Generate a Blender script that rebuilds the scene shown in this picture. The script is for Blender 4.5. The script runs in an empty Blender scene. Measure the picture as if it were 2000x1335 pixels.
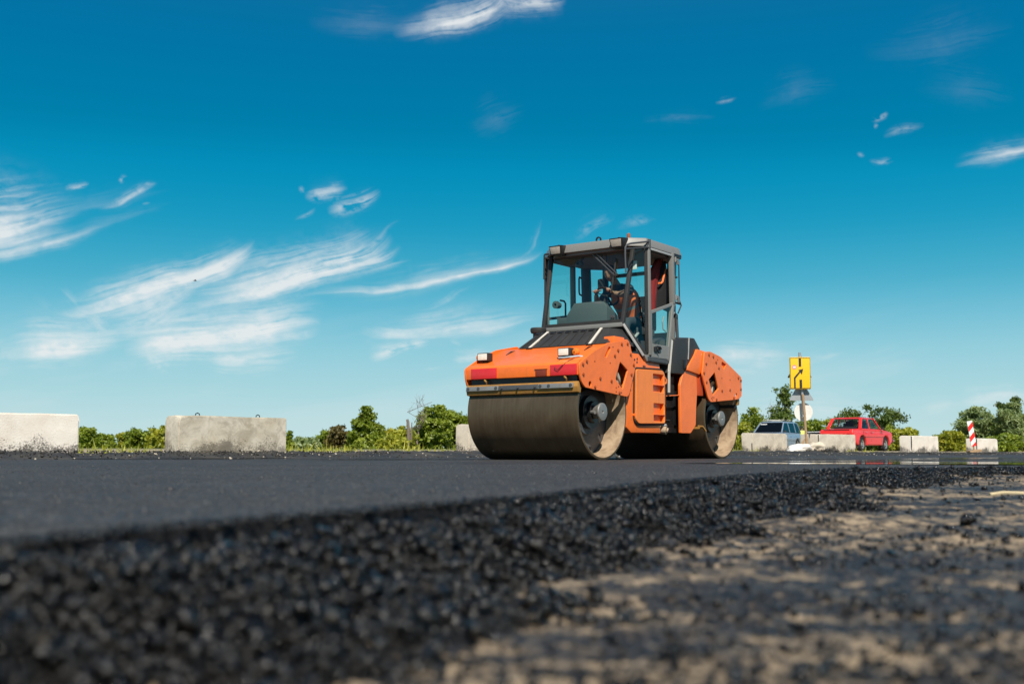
import bpy, bmesh, math, random
import numpy as np
from mathutils import Vector, Matrix, Euler
random.seed(7); rng = np.random.default_rng(7)
R = math.radians
scene = bpy.context.scene
COL = scene.collection

# ------------------------------------------------------------------ camera
FPX, PX, PY, HOR = 2170.0, 1000.0, 667.5, 882.0        # lens of the photograph in its own pixels
TILT = math.atan((HOR - PY) / FPX)
CAM = np.array([0.0, 0.0, 0.10])                       # 10 cm above the new asphalt
cd = bpy.data.cameras.new('camera'); cam = bpy.data.objects.new('camera', cd); COL.objects.link(cam)
cam.location = CAM; cam.rotation_euler = (R(90) + TILT, 0, 0)
cd.sensor_width = 36; cd.lens = FPX / 2000 * 36
cd.clip_start = 0.02; cd.clip_end = 6000
cd.dof.use_dof = True; cd.dof.focus_distance = 14.3; cd.dof.aperture_fstop = 3.4
scene.camera = cam

def ray(x, y):
    u = (x - PX) / FPX; v = (PY - y) / FPX
    return np.array([u, math.cos(TILT) - v * math.sin(TILT), math.sin(TILT) + v * math.cos(TILT)])
def at(x, y, Y):                                       # a pixel of the photograph at depth Y
    r = ray(x, y); return CAM + r * (Y / r[1])

# numpy noise
def _h(ix, iy, s):
    n = (ix.astype(np.int64) * 374761393 + iy.astype(np.int64) * 668265263 + s * 974634777) & 0x7fffffff
    n = ((n ^ (n >> 13)) * 1274126177) & 0x7fffffff; n = n ^ (n >> 16); return (n & 0xffff) / 65535.0
def vnoise(x, y, s=0):
    ix = np.floor(x); iy = np.floor(y); fx = x - ix; fy = y - iy; fx = fx * fx * (3 - 2 * fx); fy = fy * fy * (3 - 2 * fy)
    a = _h(ix, iy, s); b = _h(ix + 1, iy, s); c = _h(ix, iy + 1, s); d = _h(ix + 1, iy + 1, s)
    return (a * (1 - fx) + b * fx) * (1 - fy) + (c * (1 - fx) + d * fx) * fy - .5
def fbm(x, y, o=4, s=0, g=.5):
    t = 0; a = 1.0
    for k in range(o): t = t + a * vnoise(x * 2 ** k + 17.3 * k, y * 2 ** k - 9.1 * k, s + k); a *= g
    return t
def smooth_poly(p, it=2):
    p = np.array(p, float)
    for _ in range(it):
        q = [p[0]]
        for a, b in zip(p, p[1:]): q += [a * .75 + b * .25, a * .25 + b * .75]
        q.append(p[-1]); p = np.array(q)
    return p
# cirrus: (spine points in pixels of the photograph, width above, width below, strength, fibre contrast, fade in, fade out)
STROKES = [
 ([(-110, 478), (10, 458), (90, 438), (165, 418)], 48, 16, 1.0, .55, .05, .45), ([(-60, 482), (60, 468), (160, 448)], 7, 7, .5, .4, .1, .4), ([(-60, 498), (60, 486), (150, 466), (230, 438)], 9, 8, .62, .4, .1, .35), ([(60, 440), (130, 420), (230, 400), (350, 372)], 16, 8, .22, .6, .3, .5),
 ([(188, 416), (230, 402), (275, 382), (322, 363)], 7, 5, .62, .5, .3, .2), ([(290, 366), (318, 364)], 5, 4, .5, .4, .3, .3), ([(150, 452), (240, 430), (345, 398)], 8, 6, .22, .5, .3, .5),
 ([(112, 374), (140, 368), (168, 362)], 8, 5, .8, .9, .3, .3), ([(228, 358), (240, 356), (252, 355)], 6, 5, .8, .8, .3, .3), ([(278, 403), (298, 400)], 4, 3, .35, .8, .3, .3),
 ([(95, 618), (210, 590), (330, 558), (430, 530), (480, 500), (496, 474)], 17, 13, 1.05, .5, .25, .12), ([(330, 562), (400, 540), (465, 520), (503, 496)], 9, 6, .6, .4, .4, .2), ([(200, 606), (290, 586), (350, 560), (385, 550)], 26, 22, .62, .7, .3, .3), ([(300, 620), (340, 590), (380, 555), (400, 540)], 14, 14, .5, .7, .3, .4),
 ([(100, 612), (150, 610), (205, 607)], 10, 8, .5, .5, .4, .3), ([(165, 605), (185, 630), (215, 650)], 18, 22, .62, .7, .25, .3), ([(200, 648), (270, 632), (330, 600), (350, 575)], 22, 18, .55, .7, .3, .3), ([(10, 702), (60, 690), (130, 682), (230, 668)], 30, 15, 1.0, .55, .22, .35), ([(60, 665), (150, 660), (260, 655), (330, 640)], 14, 12, .5, .6, .3, .4), ([(-60, 722), (0, 700), (50, 690)], 22, 16, .5, .6, .3, .4), ([(120, 560), (140, 580), (150, 600)], 8, 8, .3, .7, .3, .3), ([(60, 570), (90, 600), (110, 640)], 10, 10, .15, .7, .3, .3),
 ([(330, 612), (430, 596), (560, 560), (680, 522), (748, 488), (778, 458)], 30, 13, 1.05, .5, .32, .14), ([(560, 565), (680, 530), (760, 500), (796, 478)], 9, 6, .7, .35, .4, .2), ([(640, 520), (690, 500), (716, 474)], 10, 8, .45, .6, .3, .3), ([(700, 535), (760, 515), (812, 504)], 6, 5, .4, .4, .4, .3), ([(340, 590), (440, 570), (560, 545), (640, 520)], 24, 16, .35, .7, .35, .4), ([(700, 500), (745, 470), (768, 440), (790, 430)], 9, 6, .35, .6, .3, .5), ([(250, 650), (340, 625), (440, 600)], 20, 16, .28, .7, .3, .4),
 ([(240, 690), (320, 672), (430, 662), (540, 640), (605, 625), (640, 630)], 26, 22, 1.1, .4, .12, .18), ([(560, 640), (620, 626), (640, 634)], 9, 6, .55, .4, .3, .3), ([(282, 700), (310, 716), (335, 728)], 16, 10, .6, .7, .15, .35), ([(400, 702), (440, 706), (500, 700), (580, 684)], 18, 16, .62, .6, .2, .3), ([(440, 640), (500, 622), (560, 608), (640, 590)], 16, 10, .35, .7, .3, .4), ([(640, 640), (600, 650), (520, 668)], 8, 8, .35, .5, .2, .4), ([(180, 720), (240, 716), (300, 708)], 10, 10, .22, .7, .3, .3),
 ([(570, 582), (700, 565), (850, 552), (970, 530), (1040, 508), (1068, 488)], 6, 4, .75, .4, .35, .08), ([(640, 580), (800, 555), (980, 520), (1050, 500)], 16, 10, .28, .6, .4, .3), ([(1010, 512), (1046, 488), (1058, 455), (1066, 430)], 7, 5, .30, .5, .4, .4), ([(760, 555), (840, 530), (900, 505)], 9, 6, .18, .6, .3, .5),
 ([(698, 640), (760, 652), (850, 648), (960, 634), (1075, 612)], 16, 12, .62, .65, .08, .4), ([(870, 660), (960, 648), (1060, 626)], 8, 7, .55, .5, .3, .4), ([(760, 628), (860, 616), (960, 596)], 14, 12, .28, .7, .3, .4), ([(830, 600), (880, 585), (930, 560)], 9, 7, .3, .6, .4, .4), ([(730, 705), (765, 690), (800, 678), (838, 668)], 13, 9, .85, .6, .15, .15), ([(745, 676), (770, 682), (800, 680)], 6, 5, .5, .5, .2, .3), ([(868, 706), (910, 702), (960, 690)], 12, 10, .6, .6, .15, .3), ([(820, 725), (860, 722)], 5, 4, .3, .7, .3, .3), ([(870, 665), (885, 672), (892, 682)], 5, 5, .3, .6, .3, .3),
 ([(600, 384), (640, 374), (686, 370)], 16, 10, .85, 1.0, .25, .2), ([(588, 362), (600, 374)], 6, 5, .4, .9, .3, .3), ([(645, 414), (680, 404), (715, 396), (742, 376)], 14, 10, .75, 1.1, .2, .2), ([(578, 430), (600, 418), (622, 404)], 6, 5, .4, .9, .4, .3),
 ([(760, 68), (840, 52), (900, 46), (960, 28), (990, -2)], 18, 12, .85, .6, .35, .1), ([(790, 50), (850, 36), (930, 40)], 10, 8, .45, .7, .3, .4), ([(880, 60), (930, 50), (975, 18)], 8, 6, .6, .5, .3, .2), ([(940, 22), (1010, 12), (1070, 4), (1105, -8)], 26, 14, .7, .6, .3, .1), ([(600, 45), (720, 55), (820, 48)], 24, 14, .16, .8, .4, .3),
 ([(1696, 232), (1714, 228), (1732, 222)], 6, 4, .8, .8, .3, .2), ([(1702, 244), (1712, 240)], 4, 3, .5, .8, .3, .3), ([(1722, 262), (1760, 252), (1812, 248)], 8, 6, .36, 1.0, .3, .3), ([(1690, 308), (1720, 316), (1752, 310)], 8, 5, .55, 1.0, .3, .3), ([(1664, 294), (1682, 300)], 4, 4, .45, .9, .3, .3), ([(1860, 326), (1930, 312), (2010, 298), (2060, 290)], 12, 7, .60, .7, .35, .2), ([(1950, 296), (2010, 306)], 6, 5, .35, .8, .3, .3), ([(1395, 199), (1418, 196), (1440, 192)], 5, 3, .45, .8, .3, .3), ([(1480, 210), (1560, 180), (1640, 170)], 22, 14, .12, .9, .4, .4), ([(900, 262), (960, 240), (1030, 212)], 28, 20, .14, 1.1, .4, .4), ([(1690, 120), (1850, 90), (1990, 50)], 28, 18, .12, 1.0, .4, .4), ([(1260, 236), (1330, 226), (1400, 226)], 10, 8, .14, .9, .4, .4), ([(1780, 180), (1880, 180), (1990, 200)], 26, 16, .08, 1.0, .4, .4),
 ([(1130, 470), (1170, 440), (1210, 430)], 12, 8, .30, .9, .3, .3), ([(1210, 450), (1250, 434), (1292, 424)], 9, 5, .32, .7, .4, .3),
 ([(1370, 705), (1430, 692), (1500, 690), (1560, 688)], 14, 18, .62, .45, .25, .4), ([(1555, 712), (1600, 700), (1640, 680)], 10, 8, .34, .6, .3, .3), ([(1700, 694), (1735, 676), (1772, 664)], 8, 6, .2, .7, .3, .3),
 ([(1860, 790), (1920, 776), (1985, 772), (2040, 780)], 13, 22, .52, .4, .2, .3), ([(1780, 806), (1820, 790), (1880, 788)], 10, 14, .34, .5, .3, .3), ([(1380, 812), (1560, 796), (1760, 800)], 20, 24, .30, .5, .3, .3), ([(1560, 768), (1640, 762), (1720, 764)], 10, 10, .2, .6, .3, .3), ([(240, 770), (420, 760), (560, 768)], 14, 14, .10, .6, .3, .3),
 # more of the same sky outside the frame
 ([(2120, 540), (2300, 500), (2460, 440), (2540, 390)], 36, 18, .9, .5, .3, .2), ([(2200, 660), (2400, 640), (2700, 600)], 26, 20, .7, .6, .3, .3), ([(-700, 640), (-480, 590), (-300, 520), (-230, 470)], 40, 18, .95, .5, .3, .2), ([(-760, 400), (-520, 350), (-260, 290)], 30, 18, .6, .7, .3, .4), ([(200, -260), (450, -310), (760, -390)], 40, 24, .55, .7, .3, .4), ([(1500, -200), (1700, -240), (1900, -320)], 36, 20, .5, .7, .3, .4), ([(-1500, 600), (-1200, 540), (-900, 420)], 50, 30, .8, .6, .3, .3), ([(2900, 520), (3200, 470), (3400, 380)], 44, 26, .7, .6, .3, .3)]
DEG = 27; AZ0, AZ1, EL0, EL1 = -56, 56, -1, 38
def L_(sp): return math.hypot(sp[-1][0] - sp[0][0], sp[-1][1] - sp[0][1])
def cirrus():
    wpx, hpx = (AZ1 - AZ0) * DEG, (EL1 - EL0) * DEG
    azv = np.radians(AZ0 + (np.arange(wpx) + .5) / DEG); elv = np.radians(EL0 + (np.arange(hpx) + .5) / DEG)
    A, E = np.meshgrid(azv, elv); dx = np.sin(A) * np.cos(E); dy = np.cos(A) * np.cos(E); dz = np.sin(E)
    fwd = dy * math.cos(TILT) + dz * math.sin(TILT); up = -dy * math.sin(TILT) + dz * math.cos(TILT)
    X = PX + FPX * dx / fwd; Y = PY - FPX * up / fwd
    den = np.zeros(X.shape)
    wx = fbm(X / 150, Y / 90, 2, 101) * 22 + fbm(X / 34, Y / 24, 2, 105) * 5; wy = fbm(X / 190, Y / 100, 2, 111) * 15 + fbm(X / 46, Y / 26, 2, 115) * 4.5
    Xw, Yw = X + wx, Y + wy
    for k, (sp, wu, wd, st, fc, fi, fo) in enumerate(STROKES):
        gw = min(1.0, max(0.0, (L_(sp) - 60) / 150)); wu, wd = wu * (1.0 + .45 * gw), wd * (1.0 + .35 * gw); st = st * (.58 + .42 * gw) * (.45 if st < .24 else 1)
        P = smooth_poly(sp, 3) if len(sp) > 2 else np.array(sp, float)
        seg = np.linalg.norm(np.diff(P, axis=0), axis=1); cum = np.concatenate([[0], np.cumsum(seg)]); L = cum[-1]; m = max(wu, wd) * 2.4 + 30
        cols = np.where((X.max(0) > P[:, 0].min() - m) & (X.min(0) < P[:, 0].max() + m))[0]; rows = np.where((Y.max(1) > P[:, 1].min() - m) & (Y.min(1) < P[:, 1].max() + m))[0]
        if not len(cols) or not len(rows): continue
        sl = (slice(rows[0], rows[-1] + 1), slice(cols[0], cols[-1] + 1)); x, y = Xw[sl], Yw[sl]
        best = np.full(x.shape, 1e9); S = np.zeros(x.shape); T = np.zeros(x.shape)
        for i in range(len(P) - 1):
            d = P[i + 1] - P[i]; l = seg[i]
            if l < 1e-6: continue
            d = d / l; rx, ry = x - P[i, 0], y - P[i, 1]; a = rx * d[0] + ry * d[1]; ac = np.clip(a, 0 if i else -1e3, l if i < len(P) - 2 else 1e3); q = (rx - ac * d[0]) ** 2 + (ry - ac * d[1]) ** 2; mk = q < best
            best = np.where(mk, q, best); S = np.where(mk, cum[i] + ac, S); t_ = rx * d[1] - ry * d[0]; T = np.where(mk, np.where(t_ == 0, 0, np.sign(t_)) * np.sqrt(q), T)
        s = S / L; taper = np.clip(s / (fi + .08), 0, 1) ** 1.15 * np.clip((1 - s) / (fo + .10), 0, 1) ** 1.15
        wv = .45 + .55 * np.clip(np.minimum(s / fi, (1 - s) / fo), 0, 1)
        tt = np.where(T > 0, T / wu, -T / wd) / wv
        f1 = fbm(S / (120 + .25 * L) + k * 7.7, T / 9.0 + S / 120, 3, 200 + k, .62); f2 = fbm(S / 42 + T / 20, T / 13 - S / 60, 4, 300 + k, .6)
        f3 = fbm(S / (80 + .15 * L) + 3.3 * k, T / 4.2 + S / 150, 3, 500 + k, .6); f4 = fbm(x / 19 + k, y / 12, 4, 600, .6); sc_ = np.clip(s, 0, 1)
        te = tt * np.clip(1 + (f1 * 1.1 + f3 * .8) * (.6 + fc) + .7 * f2 * fc, .62, 1.7) + f4 * .5 * (1 - .8 * gw)
        e = np.exp(-np.abs(te) ** 1.9 * np.where(te > 0, 1.9, 2.2)) * np.clip(2.2 - np.abs(tt), 0, 1)
        comb = np.clip(1 + (f1 * 1.6 + f3 * 1.5) * (.15 + 1.1 * sc_ ** 2.5) * (.5 + fc) + f4 * (.28 + 2.0 * (1 - gw)), 0, 1.3)
        dd = st * taper * (e * comb * .80 + .13 * gw * np.exp(-tt * tt * .5) * np.clip(2.6 - np.abs(tt), 0, 1) * np.clip(1 + 1.6 * f4, 0, 2))
        den[sl] = 1 - (1 - den[sl]) * (1 - np.clip(dd, 0, .97))
    veil = np.clip(fbm(X / 330 + Y / 900, Y / 60 + X / 420, 5, 400) + .02, 0, 1) * .30 * np.exp(-((Y - 730) / 120) ** 2); den = 1 - (1 - den) * (1 - veil)
    edge = np.clip((np.degrees(A) - AZ0) / 3, 0, 1) * np.clip((AZ1 - np.degrees(A)) / 3, 0, 1) * np.clip((EL1 - np.degrees(E)) / 3, 0, 1)
    return np.clip(den * edge, 0, 1)

# ------------------------------------------------------------------ world, sun, exposure
SUN_EL = R(47); SUN_AZ = np.array([0.11, -0.98])       # horizontal direction towards the sun
SUN_AZ = SUN_AZ / np.linalg.norm(SUN_AZ)
sd = Vector((SUN_AZ[0] * math.cos(SUN_EL), SUN_AZ[1] * math.cos(SUN_EL), math.sin(SUN_EL)))
sl = bpy.data.lights.new('sun', 'SUN'); sl.energy = 5.0; sl.angle = R(0.5); sl.color = (1.0, 0.935, 0.83)
so = bpy.data.objects.new('sun', sl); COL.objects.link(so); so.rotation_euler = sd.to_track_quat('Z', 'Y').to_euler()
so.location = (0, -20, 30)

world = bpy.data.worlds.new('World'); scene.world = world; world.use_nodes = True
world.cycles.sampling_method = 'MANUAL'; world.cycles.sample_map_resolution = 256
wn, wl = world.node_tree.nodes, world.node_tree.links
wn.clear()
wout = wn.new('ShaderNodeOutputWorld'); bg = wn.new('ShaderNodeBackground'); bg.inputs[1].default_value = 0.10
wl.new(bg.outputs[0], wout.inputs[0])
sky = wn.new('ShaderNodeTexSky'); sky.sky_type = 'NISHITA'; sky.sun_disc = False
sky.sun_elevation = SUN_EL; sky.sun_rotation = math.atan2(SUN_AZ[0], SUN_AZ[1])
sky.air_density = 1.0; sky.dust_density = 0.6; sky.ozone_density = 1.6
def wmath(op, a, b=None, c=None, clamp=False):
    n = wn.new('ShaderNodeMath'); n.operation = op; n.use_clamp = clamp
    for i, v in enumerate((a, b, c)):
        if v is None: continue
        if isinstance(v, (int, float)): n.inputs[i].default_value = v
        else: wl.new(v, n.inputs[i])
    return n.outputs[0]
tc = wn.new('ShaderNodeTexCoord'); sep = wn.new('ShaderNodeSeparateXYZ'); wl.new(tc.outputs['Generated'], sep.inputs[0])
el = wmath('ARCSINE', sep.outputs[2]); az = wmath('ARCTAN2', sep.outputs[0], sep.outputs[1])
cmb = wn.new('ShaderNodeCombineXYZ'); wl.new(az, cmb.inputs[0]); wl.new(el, cmb.inputs[1])
SKYV = cmb.outputs[0]
# the deep teal grade of the photograph's sky, by height above the horizon
ramp = wn.new('ShaderNodeValToRGB'); ramp.color_ramp.interpolation = 'B_SPLINE'
wl.new(wmath('DIVIDE', el, R(90)), ramp.inputs[0])
SKY_STOPS = [(e_ / 90, (c_[0] * .86, c_[1] * (.872 if e_ < 8 else .895), c_[2] * (.84 if e_ < 8 else .812))) for e_, c_ in ((0, (.50, .66, .70)), (1.5, (.45, .64, .69)), (2.8, (.385, .61, .68)), (5.06, (.262, .546, .658)), (6.8, (.15, .46, .62)), (8.5, (.065, .376, .578)),
             (11.3, (.004, .283, .515)), (15.2, (.0, .218, .450)), (20.2, (.0, .165, .405)), (24, (.004, .152, .38)), (32, (.04, .15, .345)), (50, (.085, .155, .30)), (90, (.11, .16, .28)))]
cr = ramp.color_ramp
while len(cr.elements) > 1: cr.elements.remove(cr.elements[-1])
cr.elements[0].position = SKY_STOPS[0][0]; cr.elements[0].color = (*SKY_STOPS[0][1], 1)
for p, c in SKY_STOPS[1:]:
    e = cr.elements.new(p); e.color = (*c, 1)
# nishita supplies the brightness pattern round the sky, the ramp its colour
bw = wn.new('ShaderNodeRGBToBW'); wl.new(sky.outputs[0], bw.inputs[0])
lum = wmath('MINIMUM', wmath('MAXIMUM', wmath('MULTIPLY', bw.outputs[0], 0.30), 0.94), 1.06)
sv = wn.new('ShaderNodeVectorMath'); sv.operation = 'SCALE'; wl.new(ramp.outputs[0], sv.inputs[0]); wl.new(wmath('MULTIPLY', lum, 10.0), sv.inputs[3])
SKYC = sv.outputs[0]

# cirrus: a density map computed below (numpy), laid out by azimuth and height
cu_ = wmath('FRACT', wmath('DIVIDE', wmath('SUBTRACT', az, R(AZ0)), R(AZ1 - AZ0))); cv_ = wmath('DIVIDE', wmath('SUBTRACT', el, R(EL0)), R(EL1 - EL0))
cuv = wn.new('ShaderNodeCombineXYZ'); wl.new(cu_, cuv.inputs[0]); wl.new(cv_, cuv.inputs[1])
cimg = wn.new('ShaderNodeTexImage'); cimg.extension = 'CLIP'; cimg.interpolation = 'Linear'; wl.new(cuv.outputs[0], cimg.inputs[0])
cden = cirrus(); im_ = bpy.data.images.new('cirrus_density', cden.shape[1], cden.shape[0], float_buffer=True); im_.colorspace_settings.name = 'Non-Color'
px_ = np.ones(cden.shape + (4,), np.float32); px_[..., :3] = cden[..., None]; im_.pixels.foreach_set(px_.ravel()); im_.update(); cimg.image = im_
cloud = wmath('MULTIPLY', cimg.outputs[0], .93, clamp=True)
mixc = wn.new('ShaderNodeMix'); mixc.data_type = 'RGBA'
wl.new(cloud, mixc.inputs[0]); wl.new(SKYC, mixc.inputs[6]); mixc.inputs[7].default_value = (6.7, 6.95, 7.0, 1)
wl.new(mixc.outputs[2], bg.inputs[0])

scene.view_settings.view_transform = 'Standard'; scene.view_settings.look = 'None'
scene.view_settings.exposure = 0.28; scene.view_settings.gamma = 1.0; scene.view_settings.use_curve_mapping = False
scene.render.engine = 'CYCLES'
cy = scene.cycles
cy.use_denoising = True
cy.max_bounces = 8; cy.transparent_max_bounces = 16; cy.caustics_reflective = False; cy.caustics_refractive = False
cy.use_adaptive_sampling = True; cy.adaptive_threshold = 0.012
cy.sample_clamp_indirect = 4.0

# ------------------------------------------------------------------ helpers
class NT:
    def __init__(s, m): s.n = m.node_tree.nodes; s.l = m.node_tree.links; s.b = s.n.get('Principled BSDF'); s.out = s.n.get('Material Output')
    def new(s, t, **k):
        n = s.n.new(t)
        for a, b in k.items(): setattr(n, a, b)
        return n
    def link(s, a, b): s.l.new(a, b)
    def m(s, op, a, b=None, c=None, clamp=False):
        n = s.n.new('ShaderNodeMath'); n.operation = op; n.use_clamp = clamp
        for i, v in enumerate((a, b, c)):
            if v is None: continue
            if isinstance(v, (int, float)): n.inputs[i].default_value = v
            else: s.l.new(v, n.inputs[i])
        return n.outputs[0]
    def coord(s, kind='Object', scale=(1, 1, 1), rot=(0, 0, 0), loc=(0, 0, 0)):
        t = s.n.new('ShaderNodeTexCoord'); m = s.n.new('ShaderNodeMapping')
        m.inputs['Scale'].default_value = scale; m.inputs['Rotation'].default_value = rot; m.inputs['Location'].default_value = loc
        s.l.new(t.outputs[kind], m.inputs[0]); return m.outputs[0]
    def noise(s, vec, scale, detail=4, rough=.55, dist=0):
        n = s.n.new('ShaderNodeTexNoise'); n.inputs['Scale'].default_value = scale; n.inputs['Detail'].default_value = detail
        n.inputs['Roughness'].default_value = rough; n.inputs['Distortion'].default_value = dist
        s.l.new(vec, n.inputs['Vector']); return n.outputs[0]
    def voro(s, vec, scale, feature='F1'):
        n = s.n.new('ShaderNodeTexVoronoi'); n.inputs['Scale'].default_value = scale; n.feature = feature
        s.l.new(vec, n.inputs['Vector']); return n
    def ramp(s, v, stops, interp='LINEAR'):
        n = s.n.new('ShaderNodeValToRGB'); n.color_ramp.interpolation = interp; e = n.color_ramp.elements
        while len(e) > 1: e.remove(e[-1])
        for i, (p, c) in enumerate(stops):
            c = (c, c, c) if isinstance(c, (int, float)) else c
            if i == 0: e[0].position = p; e[0].color = (*c, 1)
            else: x = e.new(p); x.color = (*c, 1)
        s.l.new(v, n.inputs[0]); return n.outputs[0]
    def mix(s, f, a, b, mode='MIX'):
        n = s.n.new('ShaderNodeMix'); n.data_type = 'RGBA'; n.blend_type = mode
        for i, v in ((0, f), (6, a), (7, b)):
            if isinstance(v, (int, float)): n.inputs[i].default_value = v
            elif isinstance(v, tuple): n.inputs[i].default_value = (*v, 1)
            else: s.l.new(v, n.inputs[i])
        return n.outputs[2]
    def bump(s, h, strength=.3, dist=.01):
        n = s.n.new('ShaderNodeBump'); n.inputs['Strength'].default_value = strength; n.inputs['Distance'].default_value = dist
        s.l.new(h, n.inputs['Height']); s.l.new(n.outputs[0], s.b.inputs['Normal']); return n
    def color(s, v): s.l.new(v, s.b.inputs['Base Color'])
    def rough(s, v): s.l.new(v, s.b.inputs['Roughness'])

def newmat(name, col=(.5, .5, .5), rough=.5, metal=0.0, coat=0.0, spec=.5):
    m = bpy.data.materials.new(name); m.use_nodes = True; b = m.node_tree.nodes['Principled BSDF']
    b.inputs['Base Color'].default_value = (*col, 1); b.inputs['Roughness'].default_value = rough; b.inputs['Metallic'].default_value = metal
    b.inputs['Coat Weight'].default_value = coat; b.inputs['Coat Roughness'].default_value = .12; b.inputs['Specular IOR Level'].default_value = spec
    return m
def worn(name, col, dirt, rough=.5, metal=0, coat=0, amount=.35, scale=3.0, fine=60, bump=.05, kind='Object', spec=.5, splash=False):
    """a painted or bare surface with uneven tone, grime patches and fine grain"""
    m = newmat(name, col, rough, metal, coat, spec); t = NT(m); v = t.coord(kind)
    big = t.noise(v, scale, 6, .65, .3); small = t.noise(v, fine, 3, .6)
    f = t.ramp(big, [(.45, 0.0), (.78, amount)])
    c = t.mix(f, col, dirt)
    c = t.mix(.10, c, t.ramp(small, [(.3, (.25, .25, .25)), (.7, (1, 1, 1))]), 'MULTIPLY')
    if splash:                                         # tar specks, thickest low down
        dots = t.voro(v, 34); sm = t.noise(v, 2.2, 4, .7); sz = t.new('ShaderNodeSeparateXYZ'); tz = t.new('ShaderNodeTexCoord'); t.link(tz.outputs['Object'], sz.inputs[0])
        hgt = t.ramp(sz.outputs[2], [(.3, .11), (.9, .065), (1.0, .035)])
        dm = t.m('MULTIPLY', t.m('LESS_THAN', dots.outputs['Distance'], t.m('MULTIPLY', hgt, t.m('MULTIPLY_ADD', sm, 5.0, -1.6, True))), .85)
        c = t.mix(dm, c, (.05, .028, .014)); streak = t.noise(t.coord(kind, (9, 9, .7)), 1.4, 5, .6); c = t.mix(t.ramp(streak, [(.56, 0.0), (.72, .28)]), c, (.34, .13, .05))
    t.color(c); t.rough(t.m('MULTIPLY_ADD', big, .35, rough - .17, True))
    if bump: t.bump(small, bump, .004)
    return m

M = {}
M['orange'] = worn('orange_paint', (.96, .188, .022), (.50, .12, .04), .42, 0, .25, .42, 3.2, 34, .03, splash=True)
M['orange_panel'] = worn('door_orange_paint', (.93, .235, .030), (.60, .17, .05), .45, 0, .25, .42, 3.5, 34, .03, splash=True)
M['yellow_steel'] = worn('worn_yellow_paint', (.42, .20, .04), (.12, .07, .03), .55, 0, 0, .7, 6, 60, .1)
M['black'] = worn('black_plastic', (.028, .027, .026), (.06, .055, .05), .55, 0, 0, .5, 3, 70, .08)
M['black_gloss'] = worn('black_metal', (.012, .012, .013), (.03, .028, .026), .38, 0, 0, .5, 4, 60, .05)
M['rubber'] = worn('black_rubber', (.02, .02, .02), (.06, .05, .045), .8, 0, 0, .5, 4, 60, .1)
M['grey'] = worn('grey_cab_paint', (.215, .21, .195), (.20, .18, .16), .45, 0, .15, .5, 4, 50, .03)
M['lightgrey'] = worn('light_grey_trim', (.38, .38, .37), (.28, .25, .22), .45, 0, .1, .5, 5, 50, .03)
M['darkgrey'] = worn('dark_grey_metal', (.09, .095, .10), (.05, .045, .04), .5, .3, 0, .5, 4, 50, .05)
M['steel'] = worn('bare_steel', (.34, .33, .31), (.20, .16, .12), .48, .55, 0, .6, 7, 60, .05)
M['strap'] = worn('pale_aluminium_strip', (.72, .66, .57), (.5, .42, .34), .5, .1, 0, .5, 8, 50, .03)
M['red'] = worn('red_reflector', (.72, .025, .03), (.4, .02, .02), .35, 0, .3, .4, 6, 50, .03)
M['darkred'] = worn('dark_red_paint', (.22, .035, .015), (.1, .02, .01), .5)
M['amber'] = worn('amber_lens', (.85, .22, .02), (.5, .1, .01), .25, 0, .4)
M['lens'] = worn('lamp_glass', (.90, .86, .74), (.62, .54, .40), .15, .1, .5, .6, 22, 40, .4)
M['lens_dull'] = worn('dusty_lamp_glass', (.50, .46, .39), (.3, .27, .22), .4, 0, .2, .6, 20, 40, .4)
M['console'] = worn('grey_green_plastic', (.085, .10, .10), (.06, .07, .07), .5, 0, 0, .4, 4, 50, .05)
M['seat'] = worn('seat_fabric', (.03, .032, .035), (.05, .05, .05), .85)
M['hose'] = worn('grey_hose', (.42, .40, .33), (.09, .08, .07), .5, 0, 0, .7, 9, 60, .2)
M['vest'] = worn('orange_hi_vis_fabric', (1.0, .21, .05), (.6, .1, .04), .75, 0, 0, .4, 8, 90, .3)
M['reflective'] = worn('silver_reflective_tape', (.42, .44, .42), (.3, .3, .3), .4)
M['skin'] = worn('skin', (.33, .17, .11), (.28, .12, .08), .55)
M['hair'] = worn('dark_hair', (.015, .012, .010), (.03, .025, .02), .6)
M['cloth_dark'] = worn('dark_work_cloth', (.035, .04, .05), (.06, .06, .07), .85)
M['vest_yellow'] = worn('yellow_hi_vis_fabric', (.72, .74, .16), (.6, .6, .15), .75)
M['jacket_red'] = worn('red_jacket_fabric', (.20, .012, .012), (.10, .01, .01), .85, 0, 0, .5, 6, 80, .3)
M['jacket_black'] = worn('black_jacket_fabric', (.010, .010, .011), (.02, .02, .02), .9, 0, 0, .5, 6, 80, .3)
M['white_fabric'] = worn('white_sack_fabric', (.74, .71, .68), (.45, .40, .36), .8, 0, 0, .6, 5, 120, .3)
M['wood'] = worn('weathered_wood', (.38, .25, .14), (.17, .10, .06), .75, 0, 0, .6, 9, 80, .3)
M['zinc'] = worn('galvanised_sheet', (.36, .38, .39), (.25, .26, .26), .5, .4, 0, .5, 6, 50, .05)
M['white_sheet'] = worn('white_painted_sheet', (.74, .71, .66), (.5, .46, .40), .5, 0, 0, .5, 6, 50, .05)
M['sign_yellow'] = worn('yellow_sign_sheet', (.88, .52, .005), (.8, .45, .01), .4, 0, .2, .3, 4, 60, .02)
M['sign_black'] = newmat('black_sign_print', (.012, .011, .010), .55)
M['sign_red'] = newmat('red_sign_print', (.70, .02, .015), .5)
M['sign_white'] = newmat('white_sign_print', (.80, .79, .76), .5)
M['pink'] = newmat('faded_pink_print', (.75, .25, .24), .6)
M['tyre'] = worn('tyre_rubber', (.018, .018, .018), (.07, .06, .05), .85)
M['rim'] = worn('silver_wheel_rim', (.55, .54, .52), (.25, .22, .2), .35, .7)
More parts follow.
